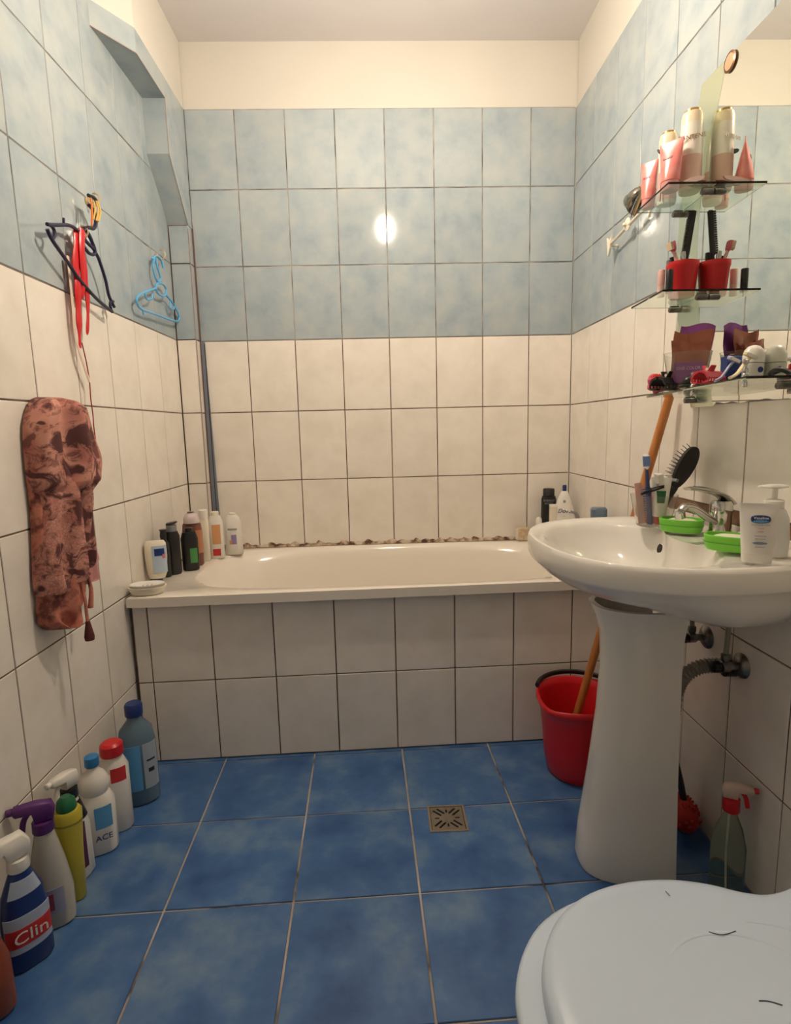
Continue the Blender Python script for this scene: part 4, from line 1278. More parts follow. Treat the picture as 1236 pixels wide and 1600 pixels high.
def bucket():
    t = thing('bucket', 'red plastic bucket with black handle beside the tub, holding the mop stick', 'bucket', (1.146, -0.840, 0.001))
    n = 56
    def ring(r, z, lip=0.0, dip=0.0):
        out = []
        for i in range(n):
            a = 2 * PI * i / n
            sp = max(0, math.cos(a - 3.75)) ** 14 + max(0, math.cos(a - 0.6)) ** 14
            rr_ = r * (1 + 0.10 * lip * sp)
            zz = z + 0.010 * lip * (abs(math.cos(a * 1.0 - 2.2)) - 0.5)
            out.append((rr_ * math.cos(a), rr_ * math.sin(a), zz))
        return out
    rings = [ring(0.094, 0.0), ring(0.098, 0.004), ring(0.108, 0.06), ring(0.113, 0.13), ring(0.119, 0.19), ring(0.122, 0.218, 0.3), ring(0.130, 0.226, 0.7), ring(0.134, 0.236, 1), ring(0.133, 0.248, 1), ring(0.129, 0.251, 1), ring(0.124, 0.248, 1), ring(0.118, 0.226, 0.5), ring(0.109, 0.13), ring(0.095, 0.008)]
    P('tub', rings_mesh(rings), RED, t, flat_angle=60)
    hp = []
    for i in range(25):
        a = 0.35 + (2.75 - 0.35) * i / 24
        hp.append((0.131 * math.cos(a), 0.1335 * math.sin(a), 0.262 + 0.004 * math.sin(PI * i / 24)))
    
    P('handle', tube(hp, 0.0085, n=8, k=2, flat=0.8), BLACK, t)
    m = thing('mop_stick', 'orange varnished wooden mop stick leaning from the red bucket up to the bottom shelf', 'mop', (1.10, -0.83, 0.016))
    T = Vector((1.348, -0.918, 1.165)) - Vector((1.10, -0.83, 0.016))
    P('stick', tube([T * 0.01, T * 0.5, T], 0.0122, n=14, smooth=False), WOOD, m)


bucket()


def trigger(t, zc, m_head, m_trig, s=1.0, ang=0.0, nozzle=None):
    """spray head: nozzle towards local -x"""
    hd = [(0.022, 0.0), (0.026, 0.022), (0.020, 0.040), (-0.010, 0.046), (-0.050, 0.044), (-0.054, 0.036), (-0.050, 0.026), (-0.018, 0.022), (-0.014, 0.0)]
    o = P('spray_head', xf(prism(hd, 0.024, b=0.004), (0, 0, 0), (0, 0, 0), (s, s, s)), m_head, t, flat_angle=60)
    o.location = (0, 0, zc); o.rotation_euler = (0, ang, 0)
    tg = tube([(-0.022, 0, 0.026), (-0.034, 0, 0.008), (-0.040, 0, -0.020)], 0.005, n=8, flat=1.2)
    o2 = P('trigger', xf(tg, (0, 0, 0), (0, 0, 0), (s, s, s)), m_trig, t)
    o2.location = (0, 0, zc); o2.rotation_euler = (0, ang, 0)
    nz = xf(lathe([(0.008, 0), (0.008, 0.010), (0.006, 0.012)], 12), (-0.052 * s, 0, 0.036 * s), (0, -PI / 2, 0), (s, s, s))
    o3 = P('nozzle', nz, nozzle or m_head, t)
    o3.location = (0, 0, zc); o3.rotation_euler = (0, ang, 0)


def sprayer_right():
    t = thing('spray_bottle', 'see-through spray bottle with red trigger on the floor between pedestal and right wall', 'spray bottle', (1.318, -1.33, 0.001), (0, 0, PI - 0.5))
    P('body', loft([(0, 0.034, 0.026, 2.6, 0, 0), (0.004, 0.037, 0.029, 2.6, 0, 0), (0.12, 0.036, 0.028, 2.5, 0, 0), (0.165, 0.026, 0.022, 2.2, 0, 0), (0.195, 0.014, 0.014, 2, 0, 0), (0.205, 0.013, 0.013, 2, 0, 0)], 32), GREENLIQ, t)
    P('collar', lathe([(0.017, 0.2055), (0.0185, 0.208), (0.0175, 0.236)], 20), RED, t)
    trigger(t, 0.237, mat('clear_head', (0.66, 0.50, 0.42), 0.3), RED, 0.8, 0, RED)
    P('dip_tube', tube([(0.002, 0, 0.204), (0.004, 0.002, 0.1), (0.0, 0, 0.01)], 0.0022, n=6), WHITE, t)
    r = thing('dustpan_brush', 'red hand brush with a black handle lying behind the pedestal', 'brush', (1.325, -1.130, 0.001), (0, 0, 0))
    V = []
    P('bristle_block', xf(sphere(0.045, (0, 0, 0.047), 20, 12, (0.75, 1.1, 1.0))), mat('red_bristle', (0.50, 0.03, 0.02), 0.75), r)
    tf = []
    for i in range(60):
        a, b = random.uniform(0, 2 * PI), random.uniform(-0.6, 1.2)
        d = Vector((math.cos(a) * math.cos(b) * 0.75, math.sin(a) * math.cos(b) * 1.1, math.sin(b)))
        tf.append(tube([Vector((0, 0, 0.047)) + d * 0.042, Vector((0, 0, 0.047)) + d * 0.052], 0.004, n=4, smooth=False))
    P('tufts', join(*tf), mat('red_bristle', (0.5, 0.03, 0.02), 0.75), r)
    P('handle', tube([(0, 0, 0.085), (-0.008, 0.01, 0.14), (-0.018, 0.02, 0.19)], 0.009, n=8), BLACK, r)


sprayer_right()


# ---------------------------------------------------------------- floor drain
def floor_drain():
    t = thing('floor_drain', 'square steel floor drain with a star of slots in the blue floor', 'drain', (0.7005, -1.0450, 0.0005), (0, 0, -0.005))
    h = 0.053
    P('dark_well', box(-h + .004, h - .004, -h + .004, h - .004, 0.0, 0.0006), mat('drain_dark', (0.01, 0.008, 0.008), 0.8), t, False)
    P('frame', join(box(-h, h, -h, -h + 0.006, 0, 0.0032), box(-h, h, h - 0.006, h, 0, 0.0032), box(-h, -h + 0.006, -h + 0.006, h - 0.006, 0, 0.0032), box(h - 0.006, h, -h + 0.006, h - 0.006, 0, 0.0032)), mat('bright_steel', (0.75, 0.62, 0.48), 0.25, metal=1.0), t, False)
    cu_ = bpy.data.curves.new('g', 'CURVE'); cu_.dimensions = '2D'; cu_.fill_mode = 'BOTH'; cu_.extrude = 0.0006

    def poly(pts):
        s = cu_.splines.new('POLY'); s.points.add(len(pts) - 1)
        for p_, q in zip(s.points, pts): p_.co = (q[0], q[1], 0, 1)
        s.use_cyclic_u = True
    g = h - 0.0075
    poly([(-g, -g), (g, -g), (g, g), (-g, g)])
    def slot(x0, y0, x1, y1, w_=0.0032):
        d = Vector((x1 - x0, y1 - y0)).normalized(); nn = Vector((-d.y, d.x)) * w_
        a, b = Vector((x0, y0)), Vector((x1, y1)); pts = []
        for k in range(7):
            an = PI * k / 6
            pts.append(b + nn * math.cos(an) + d * w_ * math.sin(an))
        for k in range(7):
            an = PI * k / 6
            pts.append(a - nn * math.cos(an) - d * w_ * math.sin(an))
        poly([(p_.x, p_.y) for p_ in pts])
    for sx in (-1, 1):
        for sy in (-1, 1):
            slot(sx * 0.018, sy * 0.012, sx * 0.036, sy * 0.030)
            slot(sx * 0.008, sy * 0.020, sx * 0.024, sy * 0.037) if True else None
    for a in (0, PI / 2, PI, 3 * PI / 2):
        slot(0.024 * math.cos(a), 0.024 * math.sin(a), 0.033 * math.cos(a), 0.033 * math.sin(a), 0.0026)
    ob = bpy.data.objects.new('g', cu_)
    me = bpy.data.meshes.new_from_object(ob)
    bpy.data.objects.remove(ob)
    me.materials.clear(); me.materials.append(STEEL)
    o = bpy.data.objects.new('grate', me); C.objects.link(o); o.parent = t; o.location = (0, 0, 0.0020)


floor_drain()


# ---------------------------------------------------------------- toilet
def toilet():
    t = thing('toilet', 'white toilet with a pale blue seat and closed lid in the bottom right corner', 'toilet', (0.875, -1.95, 0.0))
    n = 72
    # lid outline: front oval, narrow neck, hinge flare (local x 0 = oval centre, + towards wall)
    def outline(dx, s, nk):
        half = [(-0.198, 0.0), (-0.194, 0.045), (-0.175, 0.090), (-0.142, 0.131), (-0.095, 0.160), (-0.035, 0.176), (0.030, 0.177), (0.080, 0.166), (0.120, nk + 0.006), (0.152, nk), (0.185, nk + 0.006), (0.225, nk + 0.020), (0.255, nk + 0.016), (0.262, 0.10), (0.263, 0.0)]
        pts = [Vector((x * s + dx, y * s, 0)) for x, y in half]
        full = pts + [Vector((p.x, -p.y, 0)) for p in pts[-2:0:-1]]
        return [(p.x, p.y) for p in smooth_path(full, 4, True)]

    def stack(base, levels, cx=0.0):
        rings = []
        for s_, z in levels:
            rings.append([(cx + (x - cx) * s_, y * s_, z) for x, y in base])
        return rings_mesh(rings)
    seat = outline(0.0, 1.02, 0.143)
    P('seat', stack(seat, [(0.97, 0.405), (0.995, 0.408), (1.0, 0.416), (0.995, 0.424), (0.97, 0.427)]), LIDM, t, flat_angle=60)
    lid = outline(0.024, 0.985, 0.143)
    # centre the shrink on the oval
    L = [(0.97, 0.4275), (0.995, 0.429), (1.0, 0.436), (0.995, 0.444), (0.975, 0.4495), (0.93, 0.4525), (0.86, 0.4535), (0.80, 0.4535), (0.5, 0.4545), (0.2, 0.455)]
    P('lid', stack(lid, L, 0.02), LIDM, t, flat_angle=60)
    # faint moulded shell arcs on the lid
    arcs = []
    for (cx, cy, rx, ry, a0, a1) in [(0.06, 0.005, 0.09, 0.075, 0.3, 2.9), (0.09, -0.005, 0.13, 0.10, 0.1, 1.4)]:
        arcs.append(tube([(cx + rx * math.cos(a0 + (a1 - a0) * i / 14), cy + ry * math.sin(a0 + (a1 - a0) * i / 14), 0.4536) for i in range(15)], 0.0035, n=8, k=3, flat=1.0, rr=lambda s: 0.0008 + 0.0028 * math.sin(PI * s)))
    o = P('moulded_ridge', xf(join(*arcs), (0, 0, 0.4545 * (1 - 0.35)), (0, 0, 0), (1, 1, 0.35)), LIDM, t)
    P('bowl', loft([(0.002, 0.12, 0.10, 2.6, 0.13, 0), (0.02, 0.125, 0.105, 2.6, 0.13, 0), (0.10, 0.115, 0.095, 2.4, 0.12, 0), (0.20, 0.13, 0.11, 2.3, 0.08, 0), (0.30, 0.17, 0.145, 2.2, 0.03, 0), (0.37, 0.195, 0.17, 2.2, 0.005, 0), (0.395, 0.20, 0.173, 2.2, 0.0, 0), (0.403, 0.195, 0.17, 2.2, 0, 0)], 48), CERAMIC, t, flat_angle=60)
    P('bowl_back', box(0.12, 0.42, -0.10, 0.10, 0.002, 0.40, 0.02), CERAMIC, t)
    P('tank', box(0.300, 0.480, -0.185, 0.185, 0.405, 0.78, 0.02), CERAMIC, t)
    P('tank_lid', box(0.292, 0.483, -0.195, 0.195, 0.782, 0.81, 0.008), CERAMIC, t)
    P('flush_button', xf(lathe([(0.02, 0.8102), (0.02, 0.815), (0.017, 0.817)], 20), (0.37, 0, 0)), CHROME, t)
    for pts, lab in [([(0.930, -1.869), (0.944, -1.874), (0.964, -1.870)], 'short curved dark hair in the middle of the toilet lid'), ([(0.908, -1.805), (0.910, -1.813)], 'tiny dark hair near the back edge of the toilet lid'), ([(0.935, -1.955), (0.945, -1.956), (0.957, -1.961)], 'curved dark hair near the right edge of the photo on the toilet lid')]:
        h = P('stray_hair', tube([(x, y, 0.4557) for x, y in pts], 0.0005, n=5), DARKINK, None)
        tag(h, lab, 'hair')


toilet()


# ---------------------------------------------------------------- bottles on the floor, left
def bottle(name, label, cat, loc, rz, secs, m, cap=None, capm=None, n=32, group=None):
    t = thing(name, label, cat, loc, (0, 0, rz), group)
    P('body', loft(secs, n), m, t)
    if cap:
        P('cap', lathe(cap, 24), capm, t)
    return t


FR = 0.45      # faces the camera from the left wall
t = bottle('water_bottle', 'clear pale blue bottle with dark blue cap on the floor by the tub', 'bottle', (-0.208, -0.892, 0.001), FR, [(0, 0.046, 0.038, 2.6, 0, 0), (0.006, 0.052, 0.043, 2.6, 0, 0), (0.18, 0.052, 0.043, 2.5, 0, 0), (0.225, 0.045, 0.038, 2.2, 0, 0), (0.255, 0.022, 0.02, 2, 0, 0), (0.268, 0.018, 0.018, 2, 0, 0)], SKYLIQ, [(0.024, 0.2685), (0.025, 0.272), (0.025, 0.300), (0.021, 0.306)], BLUEP)
P('label_wrap', band(0.05, 0.19, 0.052, 0.043, -PI * 0.85, -PI * 0.48, 2.5), LBLUE, t)
P('label_wrap', band(0.05, 0.19, 0.052, 0.043, -PI * 0.45, -PI * 0.12, 2.5), mat('grey_label', (0.36, 0.42, 0.48), 0.5), t)
P('printed_mark', band(0.10, 0.112, 0.0528, 0.0438, -PI * 0.38, -PI * 0.26, 2.5), DARKINK, t)
P('printed_mark', band(0.135, 0.14, 0.0528, 0.0438, -PI * 0.40, -PI * 0.22, 2.5), DARKINK, t)

t = bottle('cleaner_bottle', 'white cleaner bottle with red cap standing behind the blue capped one', 'bottle', (-0.222, -1.012, 0.001), FR, [(0, 0.034, 0.030, 2.6, 0, 0), (0.005, 0.038, 0.033, 2.6, 0, 0), (0.18, 0.038, 0.033, 2.4, 0, 0), (0.205, 0.028, 0.026, 2, 0, 0), (0.218, 0.02, 0.02, 2, 0, 0)], WHITE, [(0.029, 0.2185), (0.031, 0.223), (0.029, 0.248), (0.022, 0.254)], RED)
P('red_badge', band(0.15, 0.19, 0.038, 0.033, -PI * 0.55, -PI * 0.25, 2.5), REDINK, t)
t = bottle('cleaner_bottle', 'squat white cleaner bottle with small blue cap and blue label on the floor', 'bottle', (-0.234, -1.094, 0.001), FR, [(0, 0.040, 0.032, 2.8, 0, 0), (0.005, 0.044, 0.036, 2.8, 0, 0), (0.135, 0.044, 0.036, 2.6, 0, 0), (0.155, 0.036, 0.031, 2.3, 0, 0), (0.162, 0.030, 0.028, 2.1, 0, 0), (0.170, 0.034, 0.031, 2.1, 0, 0), (0.190, 0.038, 0.034, 2.1, 0, 0), (0.212, 0.028, 0.026, 2, 0, 0), (0.226, 0.015, 0.015, 2, 0, 0), (0.236, 0.013, 0.013, 2, 0, 0)], WHITE, [(0.0165, 0.2365), (0.018, 0.240), (0.017, 0.262), (0.012, 0.265)], BLUECAP)
P('label_wrap', band(0.075, 0.135, 0.044, 0.036, -PI * 0.52, -PI * 0.25, 2.7), LBLUE, t)
P('label_wrap', band(0.03, 0.13, 0.044, 0.036, -PI * 0.88, -PI * 0.72, 2.7), GREYINK, t)
text('ACE', 0.022, BLUEP, t, (0.012, -0.0372, 0.050), (PI / 2, 0, 0.12))

t = bottle('spray_cleaner', 'white spray cleaner with black collar and dark purple label on the floor', 'spray bottle', (-0.243, -1.190, 0.001), 1.25, [(0, 0.034, 0.024, 2.6, 0, 0), (0.005, 0.040, 0.027, 2.6, 0, 0), (0.13, 0.040, 0.027, 2.4, 0, 0), (0.18, 0.028, 0.021, 2.2, 0, 0), (0.215, 0.016, 0.015, 2, 0, 0)], WHITE, [(0.019, 0.2155), (0.020, 0.218), (0.019, 0.240), (0.016, 0.241)], BLACK)
P('label_wrap', band(0.03, 0.15, 0.040, 0.027, -PI * 0.88, -PI * 0.45, 2.4), mat('aubergine_label', (0.10, 0.02, 0.07), 0.5), t)
P('label_wrap', band(0.155, 0.205, 0.036, 0.025, -PI * 0.98, -PI * 0.02, 2.3, rz=(0.0205, 0.0175)), BLACK, t)
trigger(t, 0.2415, WHITE, WHITE, 0.95, 0.05)

t = bottle('yellow_bottle', 'slim yellow bottle with dark green cap on the floor', 'bottle', (-0.214, -1.255, 0.001), FR, [(0, 0.018, 0.016, 2.4, 0, 0), (0.004, 0.021, 0.019, 2.4, 0, 0), (0.13, 0.025, 0.022, 2.3, 0, 0), (0.20, 0.030, 0.026, 2.1, 0, 0), (0.222, 0.031, 0.027, 2.1, 0, 0), (0.230, 0.026, 0.023, 2, 0, 0)], YELLOW, [(0.021, 0.2305), (0.022, 0.234), (0.019, 0.252), (0.010, 0.262)], DKGREEN)
P('ring_line', band(0.198, 0.203, 0.030, 0.026, -PI, -0.01, 2.1), mat('olive_line', (0.30, 0.26, 0.03), 0.5), t)

t = bottle('spray_cleaner', 'clear white spray cleaner with purple trigger head on the floor', 'spray bottle', (-0.228, -1.322, 0.001), FR, [(0, 0.038, 0.024, 2.6, 0, 0), (0.005, 0.043, 0.028, 2.6, 0, 0), (0.08, 0.044, 0.029, 2.4, 0, 0), (0.15, 0.034, 0.025, 2.3, 0, 0), (0.21, 0.022, 0.020, 2, 0, 0), (0.228, 0.018, 0.018, 2, 0, 0)], mat('milky_bottle', (0.62, 0.60, 0.52), 0.25, trans=0.2), [(0.021, 0.2285), (0.022, 0.231), (0.021, 0.252), (0.018, 0.253)], PURPLE)
P('label_wrap', band(0.04, 0.10, 0.0442, 0.029, -PI * 0.62, -PI * 0.32, 2.4), mat('mixed_label', (0.35, 0.36, 0.50), 0.5), t)
P('label_wrap', band(0.05, 0.09, 0.0448, 0.0298, -PI * 0.55, -PI * 0.47, 2.4), mat('berry_label', (0.30, 0.06, 0.10), 0.5), t)
trigger(t, 0.2535, PURPLE, PURPLE, 1.0, 0.0)

t = bottle('glass_cleaner', 'dark blue glass cleaner spray with white head and red lettered label on the floor', 'spray bottle', (-0.229, -1.412, 0.001), 0.85, [(0, 0.040, 0.026, 2.6, 0, 0), (0.005, 0.044, 0.029, 2.6, 0, 0), (0.10, 0.044, 0.029, 2.4, 0, 0), (0.16, 0.037, 0.026, 2.3, 0, 0), (0.20, 0.022, 0.020, 2, 0, 0), (0.212, 0.017, 0.017, 2, 0, 0)], BLUEP, [(0.020, 0.2125), (0.021, 0.215), (0.019, 0.236), (0.016, 0.238)], WHITE)
P('label_wrap', band(0.045, 0.125, 0.0443, 0.0292, -PI * 0.88, -PI * 0.15, 2.4), mat('pale_label', (0.42, 0.50, 0.64), 0.5), t)
P('label_stripe', band(0.060, 0.100, 0.0453, 0.0302, -PI * 0.86, -PI * 0.17, 2.4), REDINK, t)
text('Clin', 0.036, WHITE, t, (0.0, -0.0322, 0.080), (PI / 2, 0, 0), sx=1.1)
P('neck_label', band(0.165, 0.198, 0.0365, 0.0262, -PI * 0.8, -PI * 0.2, 2.2, rz=(0.024, 0.0215)), mat('pale_label', (0.42, 0.50, 0.64), 0.5), t)
trigger(t, 0.2385, WHITE, RED, 1.15, -0.22)

t = bottle('spray_cleaner', 'rusty brown bottle at the left edge of the photo on the floor', 'bottle', (-0.232, -1.522, 0.001), FR, [(0, 0.032, 0.026, 2.4, 0, 0), (0.006, 0.037, 0.030, 2.4, 0, 0), (0.10, 0.036, 0.030, 2.3, 0, 0), (0.15, 0.024, 0.022, 2.1, 0, 0), (0.18, 0.014, 0.014, 2, 0, 0)], BROWN, [(0.017, 0.1805), (0.017, 0.205), (0.014, 0.208)], DKGREEN)
t = bottle('cleaner_bottle', 'pale bottle at the bottom left corner of the photo on the floor', 'bottle', (-0.228, -1.608, 0.001), FR, [(0, 0.032, 0.028, 2.4, 0, 0), (0.006, 0.035, 0.030, 2.4, 0, 0), (0.11, 0.035, 0.030, 2.3, 0, 0), (0.14, 0.024, 0.022, 2.1, 0, 0), (0.155, 0.015, 0.015, 2, 0, 0)], IVORY, [(0.018, 0.1555), (0.018, 0.175), (0.015, 0.178)], WHITE)

# ---------------------------------------------------------------- things on the tub rim, left
TZ = 0.5802
sd = thing('soap_dish', 'white oval slotted soap dish on the front left corner of the tub', 'soap dish', (-0.2205, -0.688, TZ), (0, 0, 0.15))
sd.scale = (1, 1, 1.25)
P('tray', cup_shell([(0, 0.046, 0.030, 2.2), (0.003, 0.050, 0.034, 2.2), (0.018, 0.058, 0.041, 2.2), (0.020, 0.058, 0.041, 2.2)], [(0.020, 0.054, 0.037, 2.2), (0.014, 0.050, 0.034, 2.2)], 40), IVORY, sd)
P('insert', xf(cup_shell([(0.0, 0.042, 0.027, 2.2), (0.010, 0.052, 0.035, 2.2), (0.012, 0.053, 0.036, 2.2)], [(0.012, 0.049, 0.032, 2.2), (0.006, 0.04, 0.025, 2.2)], 40), (0, 0, 0.0145)), WHITE, sd)
for k in (-1, 0, 1):
    P('slot', box(k * 0.013 - 0.002, k * 0.013 + 0.002, -0.008, 0.008, 0.0208, 0.0214), GREYINK, sd, False)

t = bottle('shower_gel', 'white and pale blue bottle upside down on its cap, nearest on the tub rim', 'bottle', (-0.242, -0.545, TZ), 0.35, [(0.014, 0.025, 0.016, 2.4, 0, 0), (0.03, 0.031, 0.019, 2.4, 0, 0), (0.09, 0.036, 0.021, 2.5, 0, 0), (0.135, 0.035, 0.018, 2.6, 0, 0), (0.145, 0.029, 0.012, 2.4, 0, 0)], mat('cream_gel', (0.78, 0.72, 0.58), 0.3), [(0.0155, 0), (0.016, 0.013)], BLUEP)
P('label_wrap', band(0.035, 0.13, 0.0355, 0.0205, -PI * 0.58, -PI * 0.12, 2.5), mat('icy_label', (0.45, 0.56, 0.68), 0.4), t)
P('label_mark', band(0.095, 0.12, 0.0366, 0.0216, -PI * 0.52, -PI * 0.25, 2.5), BLUEP, t)
P('label_mark', band(0.085, 0.10, 0.0370, 0.0220, -PI * 0.34, -PI * 0.22, 2.5), mat('pink_mark', (0.6, 0.2, 0.25), 0.4), t)
t = bottle('pump_bottle', 'slim black bottle with waisted neck behind the white shower gel', 'bottle', (-0.238, -0.475, TZ), 0.3, [(0, 0.017, 0.015, 2.4, 0, 0), (0.004, 0.019, 0.017, 2.4, 0, 0), (0.12, 0.019, 0.017, 2.4, 0, 0), (0.135, 0.010, 0.010, 2, 0, 0), (0.148, 0.012, 0.012, 2, 0, 0), (0.165, 0.010, 0.010, 2, 0, 0), (0.172, 0.0135, 0.0135, 2, 0, 0)], BLACK)
t = bottle('shower_gel', 'dark bottle with grey flip cap next to the left wall on the tub rim', 'bottle', (-0.222, -0.436, TZ), 0.3, [(0, 0.022, 0.018, 2.4, 0, 0), (0.004, 0.025, 0.021, 2.4, 0, 0), (0.14, 0.026, 0.021, 2.3, 0, 0), (0.158, 0.02, 0.017, 2, 0, 0)], BLACK, [(0.0175, 0.1585), (0.018, 0.180), (0.017, 0.181)], GREYP)
P('flip_top', xf(loft([(0, 0.018, 0.016, 2, 0, 0), (0.004, 0.021, 0.017, 2.2, 0.003, 0), (0.007, 0.018, 0.014, 2.2, 0.003, 0)], 20), (0, 0, 0.184), (0, -0.15, 0)), BLACK, t)
t = bottle('shampoo_bottle', 'black shampoo bottle with green print in front of the brown one on the tub rim', 'bottle', (-0.178, -0.385, TZ), 0.3, [(0, 0.026, 0.018, 2.5, 0, 0), (0.004, 0.030, 0.021, 2.5, 0, 0), (0.12, 0.031, 0.021, 2.4, 0, 0), (0.145, 0.024, 0.017, 2.1, 0, 0)], BLACK, [(0.014, 0.1455), (0.014, 0.160), (0.012, 0.161)], BLACK)
P('green_print', band(0.03, 0.085, 0.0305, 0.0212, -PI * 0.5, -PI * 0.22, 2.4), mat('leaf_green', (0.06, 0.26, 0.07), 0.5), t)
t = bottle('shampoo_bottle', 'brown shampoo bottle with rounded pale cap on the tub rim', 'bottle', (-0.190, -0.310, TZ), 0.25, [(0, 0.032, 0.022, 2.6, 0, 0), (0.004, 0.036, 0.025, 2.6, 0, 0), (0.13, 0.037, 0.025, 2.5, 0, 0), (0.16, 0.034, 0.023, 2.2, 0, 0), (0.167, 0.031, 0.022, 2.1, 0, 0)], BROWNB)
P('cap', lathe([(0.0305, 0.1675), (0.030, 0.185), (0.022, 0.202), (0.010, 0.209)], 28), mat('lilac_cap', (0.60, 0.50, 0.50), 0.3), t)
P('cap_ring', xf(lathe([(0.012, 0), (0.013, 0.002), (0.009, 0.003)], 20), (0, -0.004, 0.2092)), GREYP, t)
P('label_wrap', band(0.05, 0.14, 0.0372, 0.0252, -PI * 0.42, -PI * 0.1, 2.5), mat('copper_label', (0.50, 0.20, 0.10), 0.4), t)
t = bottle('conditioner_bottle', 'tall narrow cream bottle with square top on the tub rim', 'bottle', (-0.166, -0.238, TZ), 0.2, [(0, 0.016, 0.014, 3, 0, 0), (0.003, 0.018, 0.016, 3, 0, 0), (0.165, 0.018, 0.016, 3, 0, 0), (0.172, 0.014, 0.013, 3, 0, 0)], IVORY, [(0.0165, 0.1725), (0.017, 0.176), (0.017, 0.206), (0.015, 0.208)], WHITE)
t = bottle('shampoo_bottle', 'white bottle with orange and red print on the tub rim, by the corner boxing', 'bottle', (-0.134, -0.190, TZ), 0.15, [(0, 0.027, 0.018, 2.5, 0, 0), (0.004, 0.030, 0.020, 2.5, 0, 0), (0.15, 0.029, 0.020, 2.4, 0, 0), (0.175, 0.021, 0.016, 2.2, 0, 0)], WHITE, [(0.016, 0.1755), (0.016, 0.19), (0.014, 0.192)], IVORY)
P('orange_print', band(0.06, 0.14, 0.030, 0.020, -PI * 0.62, -PI * 0.3, 2.4), mat('apricot_print', (0.68, 0.34, 0.16), 0.5), t)
P('red_print', band(0.012, 0.04, 0.030, 0.020, -PI * 0.62, -PI * 0.35, 2.5), REDINK, t)
t = bottle('lotion_bottle', 'white round shouldered bottle with violet emblem, rightmost of the left tub rim group', 'bottle', (-0.080, -0.125, TZ), 0.1, [(0, 0.033, 0.021, 2.6, 0, 0), (0.004, 0.036, 0.024, 2.6, 0, 0), (0.13, 0.034, 0.022, 2.5, 0, 0), (0.155, 0.028, 0.019, 2.2, 0, 0), (0.167, 0.018, 0.013, 2, 0, 0)], WHITE, [(0.014, 0.1675), (0.014, 0.174), (0.012, 0.176)], IVORY)
P('emblem', band(0.045, 0.085, 0.0356, 0.0236, -PI * 0.54, -PI * 0.40, 2.5), mat('violet_print', (0.28, 0.20, 0.42), 0.5), t)
P('emblem', band(0.045, 0.062, 0.0362, 0.0242, -PI * 0.60, -PI * 0.52, 2.5), mat('apricot_print', (0.68, 0.34, 0.16), 0.5), t)
P('grey_print', band(0.105, 0.112, 0.0350, 0.0230, -PI * 0.66, -PI * 0.36, 2.5), GREYINK, t)

# right end of the tub rim
t = bottle('shower_gel', 'black ribbed shower gel bottle in the back right corner of the tub', 'bottle', (1.283, -0.045, TZ), -0.25, [(0, 0.029, 0.019, 2.6, 0, 0), (0.004, 0.032, 0.022, 2.6, 0, 0), (0.185, 0.032, 0.022, 2.5, 0, 0), (0.198, 0.028, 0.020, 2.3, 0, 0)], BLACK, [(0.0195, 0.1985), (0.0245, 0.200), (0.0245, 0.228), (0.022, 0.231)], BLACKR)
text('ENERGY', 0.0125, GREYINK, t, (0, -0.0232, 0.180), (PI / 2, 0, 0))
text('BOOST', 0.0105, GREYINK, t, (0, -0.0232, 0.167), (PI / 2, 0, 0))
t = thing('body_lotion', 'white tapered body wash bottle with dark blue tip at the right tub corner', 'bottle', (1.324, -0.130, TZ), (0, 0, -0.3))
P('body', loft([(0, 0.042, 0.022, 2.6, 0, 0), (0.004, 0.046, 0.026, 2.6, 0, 0), (0.11, 0.047, 0.026, 2.5, 0, 0), (0.16, 0.038, 0.023, 2.3, 0, 0), (0.205, 0.023, 0.017, 2.2, 0, 0)], 36), WHITE, t)
P('cap', loft([(0.2055, 0.0225, 0.0165, 2.2, 0, 0), (0.224, 0.014, 0.012, 2.1, 0, 0), (0.228, 0.011, 0.009, 2, 0, 0)], 28), WHITE, t)
P('tip', lathe([(0.0085, 0.2285), (0.0088, 0.250), (0.007, 0.254)], 16), BLUEP, t)
P('emblem', xf(loft([(0, 0.006, 0.0065, 2, 0, 0), (0.0006, 0.006, 0.0065, 2, 0, 0)], 20), (0, -0.0205, 0.186), (PI / 2, 0, 0)), GREYINK, t)
text('Dove', 0.025, BLUEP, t, (0, -0.0262, 0.146), (PI / 2, 0, 0), italic=True)
P('drop', xf(loft([(0, 0.006, 0.003, 2, 0, 0), (0.0006, 0.006, 0.003, 2, 0, 0)], 20), (0, -0.0268, 0.124), (PI / 2, 0, 0)), CREAMP, t)
t = thing('white_box', 'small white box standing between the black and the white bottle at the tub corner', 'box', (1.276, -0.130, TZ), (0, 0, -0.1))
P('carton', box(-0.014, 0.014, -0.012, 0.012, 0, 0.160, 0.001), IVORY, t, False)
P('lid', box(-0.0145, 0.0145, -0.0125, 0.0125, 0.1602, 0.172, 0.001), WHITE, t, False)
t = thing('bath_razor', 'grey and white razor leaning beside the white body wash bottle', 'razor', (1.350, -0.205, TZ))
P('handle', tube([(0.012, -0.03, 0.0), (0.016, -0.02, 0.08), (0.004, 0.0, 0.135), (-0.020, 0.012, 0.150)], 0.0052, n=8), GREYP, t)
P('head', xf(box(-0.014, 0.014, -0.004, 0.004, -0.004, 0.004, 0.001), (-0.026, 0.012, 0.152), (0.2, 0.4, 0.2)), WHITE, t)
t = thing('shower_gel', 'grey blue flat topped bottle on the tub rim behind the basin', 'bottle', (1.335, -0.475, TZ), (0, 0, -0.3))
SL_ = mat('slate_plastic', (0.13, 0.18, 0.24), 0.35)
P('body', loft([(0, 0.027, 0.021, 3, 0, 0), (0.004, 0.030, 0.024, 3, 0, 0), (0.150, 0.030, 0.024, 3, 0, 0), (0.156, 0.026, 0.020, 3, 0, 0)], 32), SL_, t)
